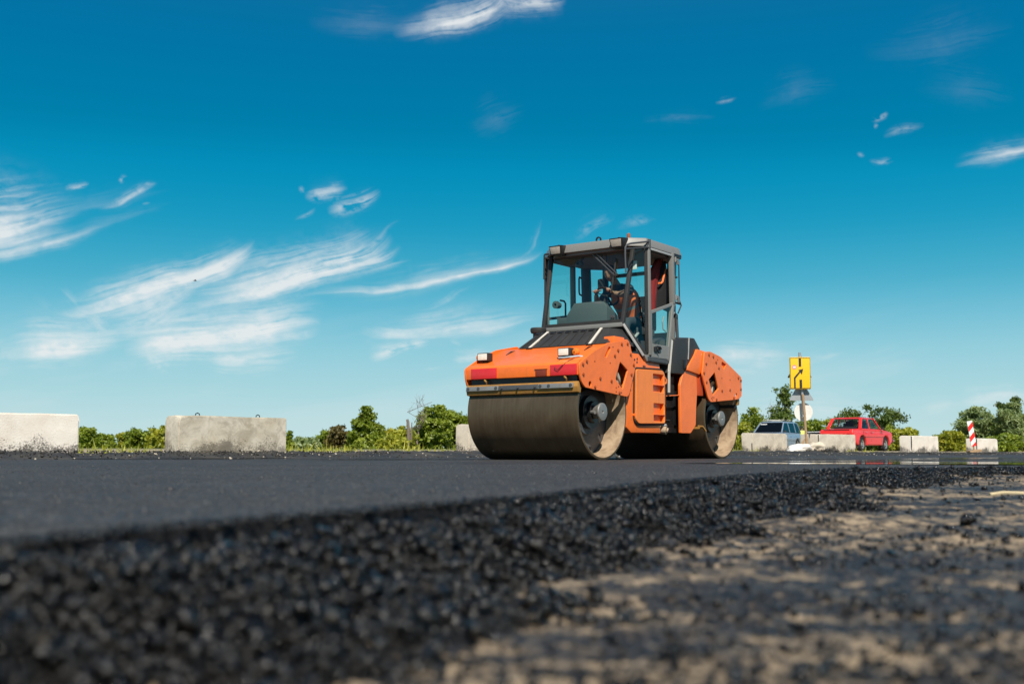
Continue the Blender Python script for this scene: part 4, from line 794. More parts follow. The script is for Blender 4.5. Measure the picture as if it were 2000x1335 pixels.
# windscreen header and sill
MB().bar(W(-.60, 2.852, -.01), W(.60, 2.852, -.01), .05, .065, (.24, 0, 1)).build('header', M['black'], roller, .006)
MB().bar(W(-.64, 1.795), W(.645, 1.795), .05, .058).build('windscreen_sill', M['grey'], roller, .008)
MB().bar(W(-.62, 1.845, .004), W(.625, 1.845, .004), .02, .05).build('wiper_seal', M['rubber'], roller)
MB().box((-1.50, 0, 1.36), (.90, 1.50, .09)).build('cab_floor', M['black_gloss'], roller, .01)
MB().ngon([(-.885, -.62, 1.775), (-.885, .62, 1.775), (-1.10, .74, 1.40), (-1.10, -.74, 1.40)], .015).build('front_bulkhead', M['black_gloss'], roller)
for s in (1, -1):
    MB().bar(W(.635 * s, 1.80), W(.665 * s, 2.89), .055, .05, (1, 0, 0)).build('front_post', M['black'], roller, .008)
    MB().bar((-1.255, .828 * s, 1.40), (-1.255, .828 * s, 2.90), .055, .05, (1, 0, 0)).build('door_post', M['grey'], roller, .008)
    MB().bar((-1.215, .818 * s, 1.43), (-1.215, .818 * s, 2.88), .03, .06, (1, 0, 0)).build('door_post_seal', M['black'], roller, .004)
    MB().bar((-.875, .64 * s, 1.805), (-1.115, .81 * s, 1.385), .035, .05, (1, s, 0)).build('corner_trim', M['lightgrey'], roller, .006)
    MB().bar((-.905, .645 * s, 1.79), (-1.15, .81 * s, 1.42), .05, .05, (1, s, 0)).build('corner_frame', M['black'], roller, .006)
    MB().prism([(-1.10, 1.40), (-1.17, 1.312), (-1.80, 1.305), (-1.775, 1.405)], .775 * s, .835 * s, XZ).build('door_sill', M['grey'], roller, .01)
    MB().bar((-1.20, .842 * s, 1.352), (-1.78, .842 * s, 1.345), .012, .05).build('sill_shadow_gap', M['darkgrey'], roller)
    MB().bar((-1.945, .825 * s, 2.90), (-1.955, .825 * s, 2.17), .07, .055, (1, 0, 0)).bar((-1.955, .825 * s, 2.19), (-1.775, .825 * s, 1.36), .055, .055, (1, 0, 0)).build('rear_door_post', M['grey'], roller, .008)
    MB().bar((-1.26, .835 * s, 2.862), (-1.96, .835 * s, 2.862), .03, .03).build('door_header', M['lightgrey'], roller, .005)
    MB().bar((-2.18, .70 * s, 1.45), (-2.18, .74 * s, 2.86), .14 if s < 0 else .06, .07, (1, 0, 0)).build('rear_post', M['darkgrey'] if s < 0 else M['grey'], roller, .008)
    MB().bar((-2.44, .53 * s, 1.75), (-2.44, .55 * s, 2.86), .07, .07, (1, 0, 0)).build('rear_post', M['darkgrey'], roller, .008)
    MB().ngon([W(.655 * s, 1.83), W(.67 * s, 2.84), (-1.22, .825 * s, 2.84), (-1.22, .825 * s, 1.44), (-1.13, .80 * s, 1.43)]).build('corner_window', M['glass'], roller, smooth=False)
    MB().ngon([(-2.20, .745 * s, 2.82), (-2.43, .56 * s, 2.82), (-2.43, .55 * s, 1.80), (-2.20, .72 * s, 1.80)]).build('rear_corner_window', M['glass'], roller, smooth=False)
MB().ngon([W(-.62, 1.85), W(.62, 1.85), W(.645, 2.82), W(-.645, 2.82)]).build('windscreen', M['glass'], roller, smooth=False)
MB().ngon([(-2.45, -.54, 1.8), (-2.45, .54, 1.8), (-2.45, .54, 2.80), (-2.45, -.54, 2.80)]).build('rear_window', M['glass'], roller, smooth=False)
MB().bar((-2.44, -.55, 2.74), (-2.44, .55, 2.74), .05, .05).bar((-2.44, -.55, 1.78), (-2.44, .55, 1.78), .06, .1).build('rear_window_frame', M['darkgrey'], roller)
MB().ngon([(-1.28, -.83, 1.42), (-1.80, -.83, 1.42), (-1.96, -.83, 2.18), (-1.95, -.83, 2.85), (-1.28, -.83, 2.85)]).build('side_window', M['glass'], roller, smooth=False)
MB().bar((-1.28, -.82, 2.01), (-1.94, -.82, 2.12), .025, .04).build('side_window_bar', M['darkgrey'], roller)
# open door opening on this side: lower leaf with glass, upper leaf folded back
dr = plate('cab_door', [[(-1.285, 1.375), (-1.285, 2.01), (-1.95, 2.195), (-1.765, 1.375)], [(-1.315, 1.56), (-1.315, 1.972), (-1.912, 2.140), (-1.782, 1.56)]], .825, .848, M['grey'], roller, .005)
MB().ngon([(-1.31, .836, 1.55), (-1.31, .836, 1.98), (-1.92, .836, 2.15), (-1.78, .836, 1.55)]).build('door_glass', M['glass'], dr, smooth=False)
MB().tube([(-1.36, .85, 1.505), (-1.40, .88, 1.525), (-1.47, .885, 1.52), (-1.52, .86, 1.51)], .014, 6).box((-1.38, .86, 1.49), (.07, .02, .06)).box((-1.50, .86, 1.505), (.06, .03, .03)).tube([(-1.40, .87, 1.49), (-1.45, .87, 1.44)], .012, 6).build('door_handle', M['black_gloss'], dr)
MB().tube([(-1.75, .80, 1.98), (-1.72, .79, 1.90), (-1.74, .79, 1.80), (-1.80, .80, 1.77)], .010, 6).build('grab_handle', M['lightgrey'], dr)
fl = plate('folded_window', [[(-1.985, 2.20), (-1.995, 2.86), (-2.215, 2.88), (-2.22, 2.19)], [(-2.0, 2.225), (-2.01, 2.84), (-2.200, 2.858), (-2.204, 2.215)]], .80, .815, M['black'], roller, .003)
MB().ngon([(-2.0, .808, 2.22), (-2.01, .808, 2.845), (-2.205, .808, 2.86), (-2.208, .808, 2.21)]).build('window_pane', M['glass'], fl, smooth=False)
for z in (2.82, 2.28): MB().box((-2.06, .84, z), (.13, .03, .035)).box((-2.10, .85, z - .045), (.05, .03, .05)).cyl((-2.02, .85, z + .03), (-2.02, .85, z - .04), .018, 8).build('hinge', M['steel'], fl)
MB().tube([(-2.20, .82, 2.24), (-2.22, .83, 2.18), (-2.12, .83, 2.06)], .010, 6).build('window_stay', M['black'], fl)
MB().cyl((-2.03, .84, 2.56), (-2.03, .87, 2.56), .014, 8).build('knob', M['black'], fl)
MB().box((-2.10, .79, 2.872), (.22, .13, .06)).build('rear_lamp', M['black_gloss'], roller, .015)
# roof lamps, ring, beacon stub, knobs
for y, s in ((-.46, -1), (.525, 1)):
    lp = MB().hull([(-.90, y - .105, 2.985), (-.90, y + .105, 2.985), (-1.06, y - .11, 3.0), (-1.06, y + .11, 3.0), (-.935, y - .09, 2.855), (-.935, y + .09, 2.855), (-1.06, y - .09, 2.85), (-1.06, y + .09, 2.85)]).build('roof_lamp', M['black_gloss'], roller, .008)
    f = MB(); f.ngon([(-.893, y - .085, 2.965), (-.893, y + .085, 2.965), (-.922, y + .072, 2.872), (-.922, y - .072, 2.872)][::1], .006); f.build('lens', M['lens_dull'], lp, .002)
MB().lathe([(-.009, .026), (.009, .026), (.009, .045), (-.009, .045)], (-1.40, -.042, 3.10), 'x', 28).cyl((-1.40, -.042, 3.02), (-1.40, -.042, 3.066), .011, 8).build('lifting_eye', M['black_gloss'], roller)
MB().lathe([(0, .005), (0, .024), (.03, .028), (.075, .026), (.09, .016), (.094, .004)], (-1.30, .503, 3.025), 'z', 16).build('beacon', worn('brown_beacon_lens', (.30, .10, .05), (.1, .03, .02), .3), roller)
MB().cyl((-1.2, -.587, 3.0), (-1.2, -.587, 3.055), .014, 8).build('knob', M['black'], roller); MB().cyl((-1.2, .407, 3.0), (-1.2, .407, 3.055), .014, 8).build('knob', M['black'], roller)
# mirror brackets (no mirrors fitted)
MB().tube([(-1.05, -.62, 2.905), (-1.05, -.725, 2.912), (-1.05, -.737, 2.90), (-1.05, -.743, 2.553)], .013, 8).tube([(-1.05, -.62, 2.83), (-1.05, -.735, 2.862)], .011, 8).build('mirror_bracket', M['black'], roller)
MB().tube([(-1.25, .852, 2.955), (-.80, .815, 2.862), (-.715, .805, 2.832), (-.68, .80, 2.79), (-.677, .80, 2.70), (-.692, .80, 2.455)], .0125, 8).tube([(-1.25, .852, 2.875), (-.69, .80, 2.775)], .010, 8).tube([(-1.255, .85, 2.86), (-1.255, .85, 2.985)], .022, 8).tube([(-1.215, .845, 2.95), (-1.215, .845, 2.87)], .008, 6).build('mirror_bracket', M['darkgrey'], roller)
# wiper
wp = MB().bar(W(-.03, 2.90, .03), W(.44, 2.50, .04), .014, .014).bar(W(.055, 2.885, .03), W(.49, 2.505, .04), .012, .012).build('wiper_arm', M['darkgrey'], roller)
MB().bar(W(.432, 2.74, .022), W(.412, 2.27, .022), .018, .022).box(W(.45, 2.50, .03), (.03, .06, .03)).build('wiper_blade', M['black'], wp)
MB().cyl(W(.47, 1.905, .0), W(.47, 1.905, .03), .03, 14).cyl(W(.47, 1.905, .03), W(.47, 1.905, .05), .016, 12).build('washer_nozzle', M['darkgrey'], roller)
# inside: far grab bars, work lamps, console, wheel, seat
MB().tube([(-2.08, -.76, 2.70), (-1.97, -.72, 2.70), (-1.955, -.72, 2.67), (-1.955, -.72, 2.47), (-1.97, -.72, 2.44), (-2.08, -.76, 2.44)], .013, 8).build('grab_bar', M['black'], roller)
MB().tube([(-1.50, -.76, 2.30), (-1.60, -.76, 2.30), (-1.64, -.76, 2.27), (-1.64, -.76, 1.95)], .014, 8).build('grab_bar', M['black'], roller)
MB().lathe([(-.06, .02), (-.05, .045), (.05, .055), (.055, .02)], (-1.28, -.67, 2.20), 'x', 16).box((-1.30, -.70, 2.24), (.04, .06, .04)).build('cab_spotlight', M['console'], roller)
MB().lathe([(-.05, .02), (-.04, .045), (.05, .05), (.055, .02)], (-1.30, -.30, 2.76), 'x', 16).bar((-1.32, -.30, 2.78), (-1.36, -.24, 2.90), .03, .03).build('cab_spotlight', M['console'], roller)
MB().hull([(-.96, -.18, 2.155), (-.96, .24, 2.155), (-.94, -.30, 1.98), (-.94, .36, 2.07), (-.96, .30, 2.14), (-1.20, -.16, 2.12), (-1.20, .25, 2.12), (-1.22, .38, 1.95), (-1.22, -.28, 1.95), (-.96, -.26, 1.42), (-.96, .34, 1.42), (-1.2, -.26, 1.42), (-1.2, .34, 1.42)]).build('dashboard', M['console'], roller, .012)
MB().hull([(-.957, .16, 2.135), (-.957, .26, 2.135), (-.95, .34, 2.075), (-.95, .30, 2.045), (-.95, .20, 2.045), (-1.0, .2, 2.15), (-1.0, .3, 2.13)]).build('instrument_panel', M['lightgrey'], roller, .006)
MB().hull([(-1.35, -.62, 1.99), (-1.6, -.62, 1.99), (-1.45, -.40, 2.10), (-1.62, -.40, 2.10), (-1.35, -.62, 1.75), (-1.6, -.62, 1.75), (-1.40, -.36, 1.75), (-1.6, -.36, 1.75)]).build('side_console', M['black'], roller, .012)
MB().box((-1.22, -.42, 1.93), (.22, .30, .12)).build('side_console', M['console'], roller, .02)
sw = MB(); tw = np.linspace(0, 2 * math.pi, 25); ws_c = Vector((-1.13, .25, 2.235)); sn = Vector((.62, 0, -.78)).normalized() * -1; su = sn.orthogonal().normalized(); sv_ = sn.cross(su)
sw.tube([ws_c + (su * math.cos(t) + sv_ * math.sin(t)) * .165 for t in tw], .015, 8, False)
for t in (.4, 2.5, 4.6): sw.bar(ws_c, ws_c + (su * math.cos(t) + sv_ * math.sin(t)) * .165, .03, .012)
sw.cyl(ws_c, ws_c - sn * .22, .03, 10); sw.build('steering_wheel', M['black_gloss'], roller)
st = MB().box((-1.86, .25, 1.80), (.46, .46, .12)).box((-1.86, .25, 1.58), (.30, .34, .36)).build('seat', M['seat'], roller, .04)
MB().hull([(-2.06, .03, 1.82), (-2.06, .47, 1.82), (-2.17, .06, 2.36), (-2.17, .44, 2.36), (-2.17, .03, 1.82), (-2.17, .47, 1.82), (-2.26, .08, 2.36), (-2.26, .42, 2.36)]).build('backrest', M['seat'], st, .05)
MB().tube([(-2.0, .50, 2.0), (-1.70, .50, 2.02), (-1.62, .50, 2.02)], .035, 8).tube([(-2.0, .0, 2.0), (-1.70, .0, 2.02), (-1.62, .0, 2.02)], .035, 8).build('armrest', M['seat'], st)
MB().tube([(-1.62, .50, 2.04), (-1.61, .50, 2.14)], .014, 6).lathe([(0, .005), (0, .022), (.05, .024), (.06, .005)], (-1.61, .50, 2.13), 'z', 10, False).build('joystick', M['black_gloss'], st)
for x, y, z0, z1 in ((-1.32, .60, 1.42, 1.80), (-1.36, .52, 1.42, 1.72)): MB().tube([(x, y, z0), (x - .02, y, z1)], .016, 8).build('lever', M['darkgrey'], roller)
MB().tube([(-1.24, .60, 1.64), (-1.30, .62, 1.70), (-1.36, .60, 1.72)], .02, 8).build('lever_grip', M['lightgrey'], roller)
MB().tube([(-1.25, .10, 2.88), (-1.27, .12, 2.60), (-1.28, .13, 2.50)], .008, 6).tube([(-1.29, .15, 2.88), (-1.28, .15, 2.52)], .008, 6).build('handset_cord', M['black'], roller)
MB().box((-1.27, .10, 2.44), (.10, .13, .14)).build('radio_handset', M['black'], roller, .03)
MB().box((-1.30, .56, 2.66), (.02, .13, .12)).build('permit_card', M['sign_white'], roller, .004)

# ------------------------------------------------------------------ the driver
def place_local(o, x=0, y=0, z=0):                     # same frame as the roller, but a thing of its own
    o.location = (RO[0] + x * -math.sin(FA) + y * math.cos(FA), RO[1] + x * -math.cos(FA) - y * math.sin(FA), z); o.rotation_euler = (0, 0, math.atan2(-math.cos(FA), -math.sin(FA)))
def hand(at_, dirv, up, r=.011, curl=.5):
    """palm and five separate curled fingers as skinned chains"""
    d = Vector(dirv).normalized(); u = Vector(up).normalized(); sd_ = d.cross(u).normalized(); p0 = Vector(at_)
    v = [p0, p0 + d * .05]; e = [(0, 1)]; rad = [(.028, .014), (.036, .014)]
    for k, (off, ln) in enumerate(((-.028, .075), (-.010, .085), (.010, .080), (.028, .062))):
        b0 = p0 + d * .085 + sd_ * off; i = len(v); v.append(b0); e.append((1, i)); rad.append(r)
        c = 0; q = b0
        for j in range(3):
            c += curl; q = q + (d * math.cos(c) - u * math.sin(c)) * ln / 3; v.append(q); e.append((len(v) - 2, len(v) - 1)); rad.append(r * (1 - .1 * j))
    q = p0 + d * .03 - sd_ * .035; v.append(q); e.append((0, len(v) - 1)); rad.append(r * 1.15)
    for j in range(2): q = q + (d * .7 - sd_ * .5 - u * .45 * (j + .3)).normalized() * .032; v.append(q); e.append((len(v) - 2, len(v) - 1)); rad.append(r)
    return v, e, rad
def head_mesh(name, c, fwd, up, s=1.0):
    b = bmesh.new(); bmesh.ops.create_uvsphere(b, u_segments=24, v_segments=18, radius=1)
    f = Vector(fwd).normalized(); u = Vector(up); u = (u - f * u.dot(f)).normalized(); l = u.cross(f)
    for v in b.verts:
        x, y, z = v.co
        X = x * .098; Y = y * .077; Z = z * .118
        if z < -.1: X *= 1 - .12 * (-z) * (1 if x < 0 else .2); Y *= 1 - .28 * (-z)            # jaw
        if x > .2:
            X += .030 * math.exp(-((y / .16) ** 2) - ((z + .12) / .17) ** 2)               # nose
            X -= .010 * sum(math.exp(-(((y - q) / .16) ** 2) - ((z - .10) / .10) ** 2) for q in (.38, -.38))   # eye sockets
            X += .008 * math.exp(-((y / .3) ** 2) - ((z - .26) / .10) ** 2)                # brow
            X += .007 * math.exp(-((y / .24) ** 2) - ((z + .46) / .07) ** 2) - .006 * math.exp(-((y / .24) ** 2) - ((z + .36) / .035) ** 2)
        if abs(y) > .9 and abs(z) < .3 and abs(x) < .35: Y *= 1.16                          # ears
        v.co = Vector(c) + (f * X + l * Y + u * Z) * s
    me = bpy.data.meshes.new(name); b.to_mesh(me); b.free(); me.shade_smooth(); return me
def join_meshes(name, meshes):
    b = bmesh.new()
    for m_ in meshes: b.from_mesh(m_)
    me = bpy.data.meshes.new(name); b.to_mesh(me); b.free(); me.shade_smooth(); return me
DX = .01
driver = empty('person'); place_local(driver)
tag(driver, 'road roller driver in an orange hi-vis vest sitting bent over the steering wheel', 'person', None)
V_ = lambda x, y, z: Vector((x + DX, y, z))
sv = [V_(-1.83, .25, 1.93), V_(-1.79, .25, 2.05), V_(-1.69, .25, 2.20), V_(-1.56, .25, 2.33), V_(-1.44, .25, 2.405), V_(-1.36, .25, 2.45), V_(-1.30, .25, 2.50),
      V_(-1.47, .43, 2.37), V_(-1.27, .46, 2.27), V_(-1.17, .42, 2.25), V_(-1.07, .38, 2.27),
      V_(-1.49, .07, 2.36), V_(-1.36, -.02, 2.17), V_(-1.22, .04, 2.17), V_(-1.08, .11, 2.27),
      V_(-1.80, .36, 1.92), V_(-1.40, .40, 1.90), V_(-1.33, .41, 1.68), V_(-1.28, .41, 1.47), V_(-1.16, .41, 1.445),
      V_(-1.80, .14, 1.92), V_(-1.40, .09, 1.90), V_(-1.33, .08, 1.68), V_(-1.28, .08, 1.47), V_(-1.16, .08, 1.445)]
se = [(0, 1), (1, 2), (2, 3), (3, 4), (4, 5), (5, 6), (3, 7), (7, 8), (8, 9), (9, 10), (3, 11), (11, 12), (12, 13), (13, 14), (0, 15), (15, 16), (16, 17), (17, 18), (18, 19), (0, 20), (20, 21), (21, 22), (22, 23), (23, 24)]
sr = [.135, .125, .125, .125, .08, .062, .060, .075, .052, .045, .030, .075, .052, .045, .030, .095, .072, .060, .05, .042, .095, .072, .060, .05, .042]
body = skin_mesh('body', sv, se, sr)
hands = [skin_mesh('h', *hand(sv[10] + Vector((.0, 0, 0)), (.7, -.3, .45), (.5, 0, .8)), sub=1), skin_mesh('h', *hand(sv[14], (.7, .3, .45), (.5, 0, .8)), sub=1)]
hd = head_mesh('head', V_(-1.245, .245, 2.565), (.82, -.12, -.42), (.3, 0, 1))
whole = join_meshes('body', [body, *hands, hd])
bo = link('body', whole, [M['cloth_dark'], M['skin']], driver)
nb = len(body.polygons)
for p in whole.polygons:
    c = p.center
    if p.index >= nb: p.material_index = 1
    elif c.x > -1.28 + DX and c.z > 2.10: p.material_index = 1                         # forearms
    elif c.x > -1.42 + DX and c.z > 2.42: p.material_index = 1                         # neck
hb_ = bmesh.new(); hb_.from_mesh(hd); fw_ = Vector((.82, -.12, -.42)).normalized(); up_ = Vector((.3, 0, 1)); up_ = (up_ - fw_ * up_.dot(fw_)).normalized(); hc_ = V_(-1.245, .245, 2.565)
kill = [v for v in hb_.verts if (v.co - hc_).dot(up_) < .035 - max(0, -(v.co - hc_).dot(fw_)) * 1.1 or ((v.co - hc_).dot(fw_) > .055 and (v.co - hc_).dot(up_) < .075)]
bmesh.ops.delete(hb_, geom=kill, context='VERTS')
for v in hb_.verts: v.co = hc_ + (v.co - hc_) * 1.09
hm_ = bpy.data.meshes.new('hair'); hb_.to_mesh(hm_); hb_.free(); hm_.shade_smooth(); link('hair', hm_, M['hair'], driver)
vv = [sv[0] + Vector((-.0, 0, .02)), sv[1], sv[2], sv[3], sv[3] + Vector((.07, 0, .05)), sv[7] + Vector((-.04, -.02, .0)), sv[11] + Vector((-.04, .02, 0))]
vest = skin_mesh('hi_vis_vest', vv, [(0, 1), (1, 2), (2, 3), (3, 4), (3, 5), (3, 6)], [.195, .19, .195, .185, .125, .100, .100])
ax_ = (sv[3] - sv[0]).normalized()
vo = link('hi_vis_vest', vest, [M['vest'], M['reflective']], driver)
for p in vest.polygons:
    t = (Vector(p.center) - sv[0]).dot(ax_)
    if .10 < t < .155 or .255 < t < .30: p.material_index = 1

# jacket hanging in the door opening
def cloth_panel(name, prof, mat, parent, seed, y0=.60, th=.05):
    """draped panel: prof rows (z, x_left, x_right), folded front and back"""
    zs_ = np.linspace(prof[0][0], prof[-1][0], 30); xl = np.interp(-zs_, [-p[0] for p in prof], [p[1] for p in prof]); xr = np.interp(-zs_, [-p[0] for p in prof], [p[2] for p in prof])
    ph = np.linspace(0, 2 * math.pi, 36, endpoint=False); P = np.zeros((36, 30, 3))
    for j, z in enumerate(zs_):
        c = (xl[j] + xr[j]) / 2; h = abs(xr[j] - xl[j]) / 2; fold = fbm(np.cos(ph) * 1.8 + seed, np.full(36, z * 1.4) + np.sin(ph) * 1.2, 3, seed) * .05
        P[:, j, 0] = c + np.cos(ph) * h; P[:, j, 1] = y0 + np.sin(ph) * th + fold; P[:, j, 2] = z + fbm(np.cos(ph) * 2, np.sin(ph) * 2, 2, seed + 3) * .05
    return link(name, gridmesh(name, P, mat, True), None, parent)
jk = empty('jacket'); place_local(jk); tag(jk, 'red and black work jacket hanging in the open cab doorway', 'jacket')
cloth_panel('red_side', [(2.83, -1.95, -2.06), (2.76, -1.85, -2.05), (2.6, -1.70, -1.96), (2.4, -1.63, -1.90), (2.05, -1.62, -1.82)], M['jacket_red'], jk, 3)
cloth_panel('black_side', [(2.80, -1.98, -2.08), (2.70, -1.95, -2.12), (2.55, -1.90, -2.19), (2.35, -1.82, -2.24), (2.12, -1.78, -2.25)], M['jacket_black'], jk, 8, .625)
MB().tube([(-2.03, .685, 2.72), (-1.985, .69, 2.62), (-1.93, .69, 2.50), (-1.88, .69, 2.47), (-1.82, .685, 2.465)], .014, 6).build('orange_piping', M['vest'], jk)
MB().tube([(-2.0, .60, 2.80), (-2.0, .60, 2.88)], .008, 6).build('hanging_loop', M['black'], jk)
MB().box((-2.20, .685, 2.28), (.05, .012, .03)).build('badge', M['red'], jk)
# ------------------------------------------------------------------ concrete blocks along the verge
def block(corner, ang, mat, label, size=(2.38, .40, .62), seed=1, base=.065, loops=True, groove=False):
    """corner = near left top corner in plan; the long side runs along ang"""
    L, D, Hh = size; b = bmesh.new(); bmesh.ops.create_cube(b, size=1)
    for v in b.verts: v.co = Vector(((v.co.x + .5) * L, (v.co.y + .5) * D, (v.co.z + .5) * Hh))
    bmesh.ops.bevel(b, geom=list(b.edges), offset=.018, segments=2, affect='EDGES')
    bmesh.ops.subdivide_edges(b, edges=[e for e in b.edges if e.calc_length() > .2], cuts=7, use_grid_fill=True)
    rg = np.random.default_rng(seed)
    for v in b.verts:
        n_ = float(fbm(np.array([v.co.x * 5 + seed * 7]), np.array([v.co.z * 5 + v.co.y * 9]), 3, seed)[0]); v.co += Vector((n_ * .012, n_ * .02, n_ * .014 if v.co.z > .3 else 0))
    for (cx, cy_, cz, rad) in [(L if rg.random() < .6 else 0, 0, Hh, rg.uniform(.05, .11)), (rg.uniform(.3, L), 0, Hh, .05), (0, D, Hh, .07)]:   # knocked off corners
        for v in b.verts:
            d = (v.co - Vector((cx, cy_, cz))).length
            if d < rad: v.co = v.co + (Vector((L / 2, D / 2, Hh / 2)) - v.co).normalized() * (rad - d) * .5
    me = bpy.data.meshes.new('concrete_block'); b.to_mesh(me); b.free(); me.shade_smooth(); me.set_sharp_from_angle(angle=R(40))
    o = link('concrete_block', me, mat); o.location = (corner[0], corner[1], base); o.rotation_euler = (0, 0, ang); tag(o, label, 'concrete block', 'concrete blocks along the road verge')
    if groove: MB().prism([(-.003, .015), (-.003, Hh - .02), (.004, Hh - .02), (.004, .015)], D * .04, D * .13, XZ).build('end_groove', M['darkgrey'], o)
    if loops:
        for x in (L * .22, L * .78): MB().tube([(x - .04, D / 2, Hh - .02), (x - .035, D / 2, Hh + .035), (x, D / 2, Hh + .05), (x + .035, D / 2, Hh + .035), (x + .04, D / 2, Hh - .02)], .009, 6).build('lifting_loop', M['black_gloss'], o)
    return o
A43 = R(45)
p = at(156, 806, 17.3); block((p[0] - 2.38 * math.cos(R(40)), p[1] - 2.38 * math.sin(R(40))), R(40), M['concrete_pale'], 'pale whitish concrete block at the far left, its foot splashed with tar', seed=3, loops=False, base=.06)
p = at(350, 812, 17.75); block((p[0], p[1]), R(50), M['concrete_grey'], 'grey streaked concrete block with two lifting loops, left of the roller', size=(2.16, .40, .62), seed=5)
p = at(898, 827, 24.0); block((p[0] + .2, p[1]), R(50), M['concrete_warm'], 'concrete block half hidden behind the front drum of the roller', seed=8, base=.075)
p = at(1470, 845, 34.8); block((p[0], p[1]), R(50), M['concrete_warm'], 'concrete block in front of the blue grey car', groove=True, seed=11, base=.07, loops=False)
p = at(1600, 847, 35.8); block((p[0], p[1]), R(45), M['concrete_warm'], 'concrete block in front of the red car', size=(2.38, .40, .60), groove=True, seed=13, base=.07, loops=False)
p = at(1582, 845, 37.5); block((p[0], p[1]), R(42), M['concrete_warm'], 'chipped end of a concrete block behind the rubble by the sign post', size=(1.2, .4, .62), groove=True, seed=15, base=.08, loops=False)
p = at(1782, 850, 40.0); block((p[0], p[1]), R(46), M['concrete_pale'], 'pale concrete block right of the red car, standing alone', groove=True, seed=17, base=.06, loops=False, size=(2.2, .5, .62))
p = at(1909, 855, 47.0); block((p[0], p[1]), R(46), M['concrete_pale'], 'pale concrete block behind the red and white striped post', groove=True, seed=19, base=.06, loops=False, size=(2.2, .5, .61))

# ------------------------------------------------------------------ diversion sign
def local_to_world_sign(): pass
pb = at(1577, 872, 36.0); sgn = empty('road_sign', (pb[0], 36.0, .10), R(-4)); tag(sgn, 'yellow lane diversion sign with grey triangle and round white sign backs on one leaning post', 'road sign')
lean = -.16
MB().tube([(.0, .03, 0), (lean * .5, .03, 1.60), (lean * .62, .03, 1.86)], .042, 8).build('wooden_post', M['wood'], sgn)
MB().tube([(lean * .50, .075, 1.20), (lean, .075, 3.22)], .042, 12).build('metal_post', M['zinc'], sgn)
MB().bar((-.30, .10, .04), (-.05, .05, .42), .06, .06).build('prop', M['wood'], sgn)
MB().bar((.20, .10, .0), (.07, .06, .62), .05, .05).build('prop', M['darkgrey'], sgn)
SW_, SH_ = .665, 1.04; sz0 = 2.02; sx0 = lean * .92 - .03
pn = MB().box((sx0, -.02, sz0 + SH_ / 2), (SW_, .09, SH_)).build('sign_panel', M['sign_yellow'], sgn, .03, 3)
yf = -.0655
def mark(name, poly, mat, par, d=0.004, y=yf): return MB().prism(poly, y, y - d, XZ).build(name, mat, par)
X0, Z0 = sx0 - SW_ / 2, sz0
def U(u, v): return (X0 + u * SW_, Z0 + v * SH_)
fr = [U(.012, .012), U(.988, .012), U(.988, .988), U(.012, .988)]
for poly in ([U(.02, .02), U(.02, .98), U(.035, .98), U(.035, .02)], [U(.965, .02), U(.965, .98), U(.98, .98), U(.98, .02)], [U(.04, .965), U(.04, .978), U(.96, .978), U(.96, .965)], [U(.04, .022), U(.04, .035), U(.96, .035), U(.96, .022)]): mark('border', poly, M['sign_black'], pn)
mark('lane_line', [U(.43, .70), U(.55, .70), U(.55, .96), U(.43, .96)], M['sign_black'], pn)
mark('lane_line', [U(.45, .04), U(.57, .04), U(.57, .295), U(.45, .295)], M['sign_black'], pn)
mark('arrow', [U(.185, .04), U(.265, .04), U(.265, .335), U(.50, .52), U(.57, .45), U(.645, .635), U(.40, .595), U(.455, .56), U(.185, .36)], M['sign_black'], pn)
sc_ = U(.22, .69); stc = MB().cyl((sc_[0], yf, sc_[1]), (sc_[0], yf - .004, sc_[1]), .075, 24).build('sticker', M['pink'], pn)
MB().box((sc_[0], yf - .0055, sc_[1] - .006), (.085, .004, .042)).build('sticker_band', M['sign_white'], stc, .001)
MB().lathe([(0, .005), (0, .06), (.05, .06), (.07, .03)], (sx0 + .03, .06, sz0 + SH_), 'z', 12, False).build('post_cap', M['zinc'], sgn)
def tri(cx, cz, w, y, name, m_=M['zinc']): 
    h = w * .866; return plate(name, [rounded([(cx - w / 2, cz), (cx + w / 2, cz), (cx, cz + h)], .05)], y, y + .02, m_, sgn, .004)
tri(sx0 + .05, 1.66, .80, .125, 'triangle_sign_back'); tri(sx0 + .01, 2.40, .80, .13, 'triangle_sign_back', M['darkgrey'])
plate('round_sign_back', [circ(lean * .48 + .03, 1.29, .30, 40)], .26, .275, M['white_sheet'], sgn, .004)
MB().box((lean * .5, .18, 1.45), (.10, .20, .03)).box((lean * .5, .18, 1.12), (.10, .20, .03)).build('sign_clamp', M['zinc'], sgn)
# sacks and rubble holding the post
def sack(loc, size, rz, mat, label, seed, name='sandbag', cat='sandbag'):
    b = bmesh.new(); bmesh.ops.create_icosphere(b, subdivisions=4, radius=1)
    co = np.array([v.co[:] for v in b.verts]); n_ = fbm(co[:, 0] * 1.7 + seed, co[:, 1] * 1.7 + co[:, 2] * 1.3, 4, seed) * .55; rg = fbm(co[:, 0] * 6 + seed, co[:, 2] * 6 + co[:, 1] * 3, 3, seed + 5) * .18
    for v, a_, c_ in zip(b.verts, n_, rg):
        k = 1 + a_ + c_; x, y, z = v.co * k; x = math.copysign(abs(x) ** .8, x); v.co = Vector((x * size[0], y * size[1], max(z, -.72) * size[2] + .72 * size[2] + .10 * size[2] * math.copysign(1, x) * x * x))
    me = bpy.data.meshes.new(name); b.to_mesh(me); b.free(); me.shade_smooth(); o = link(name, me, mat); o.location = loc; o.rotation_euler = (0, 0, rz); tag(o, label, cat); return o
p = at(1561, 881, 34.5); sack((p[0], 34.6, .06), (.36, .24, .17), R(8), M['white_fabric'], 'white sack slumped against the foot of the sign post', 4)
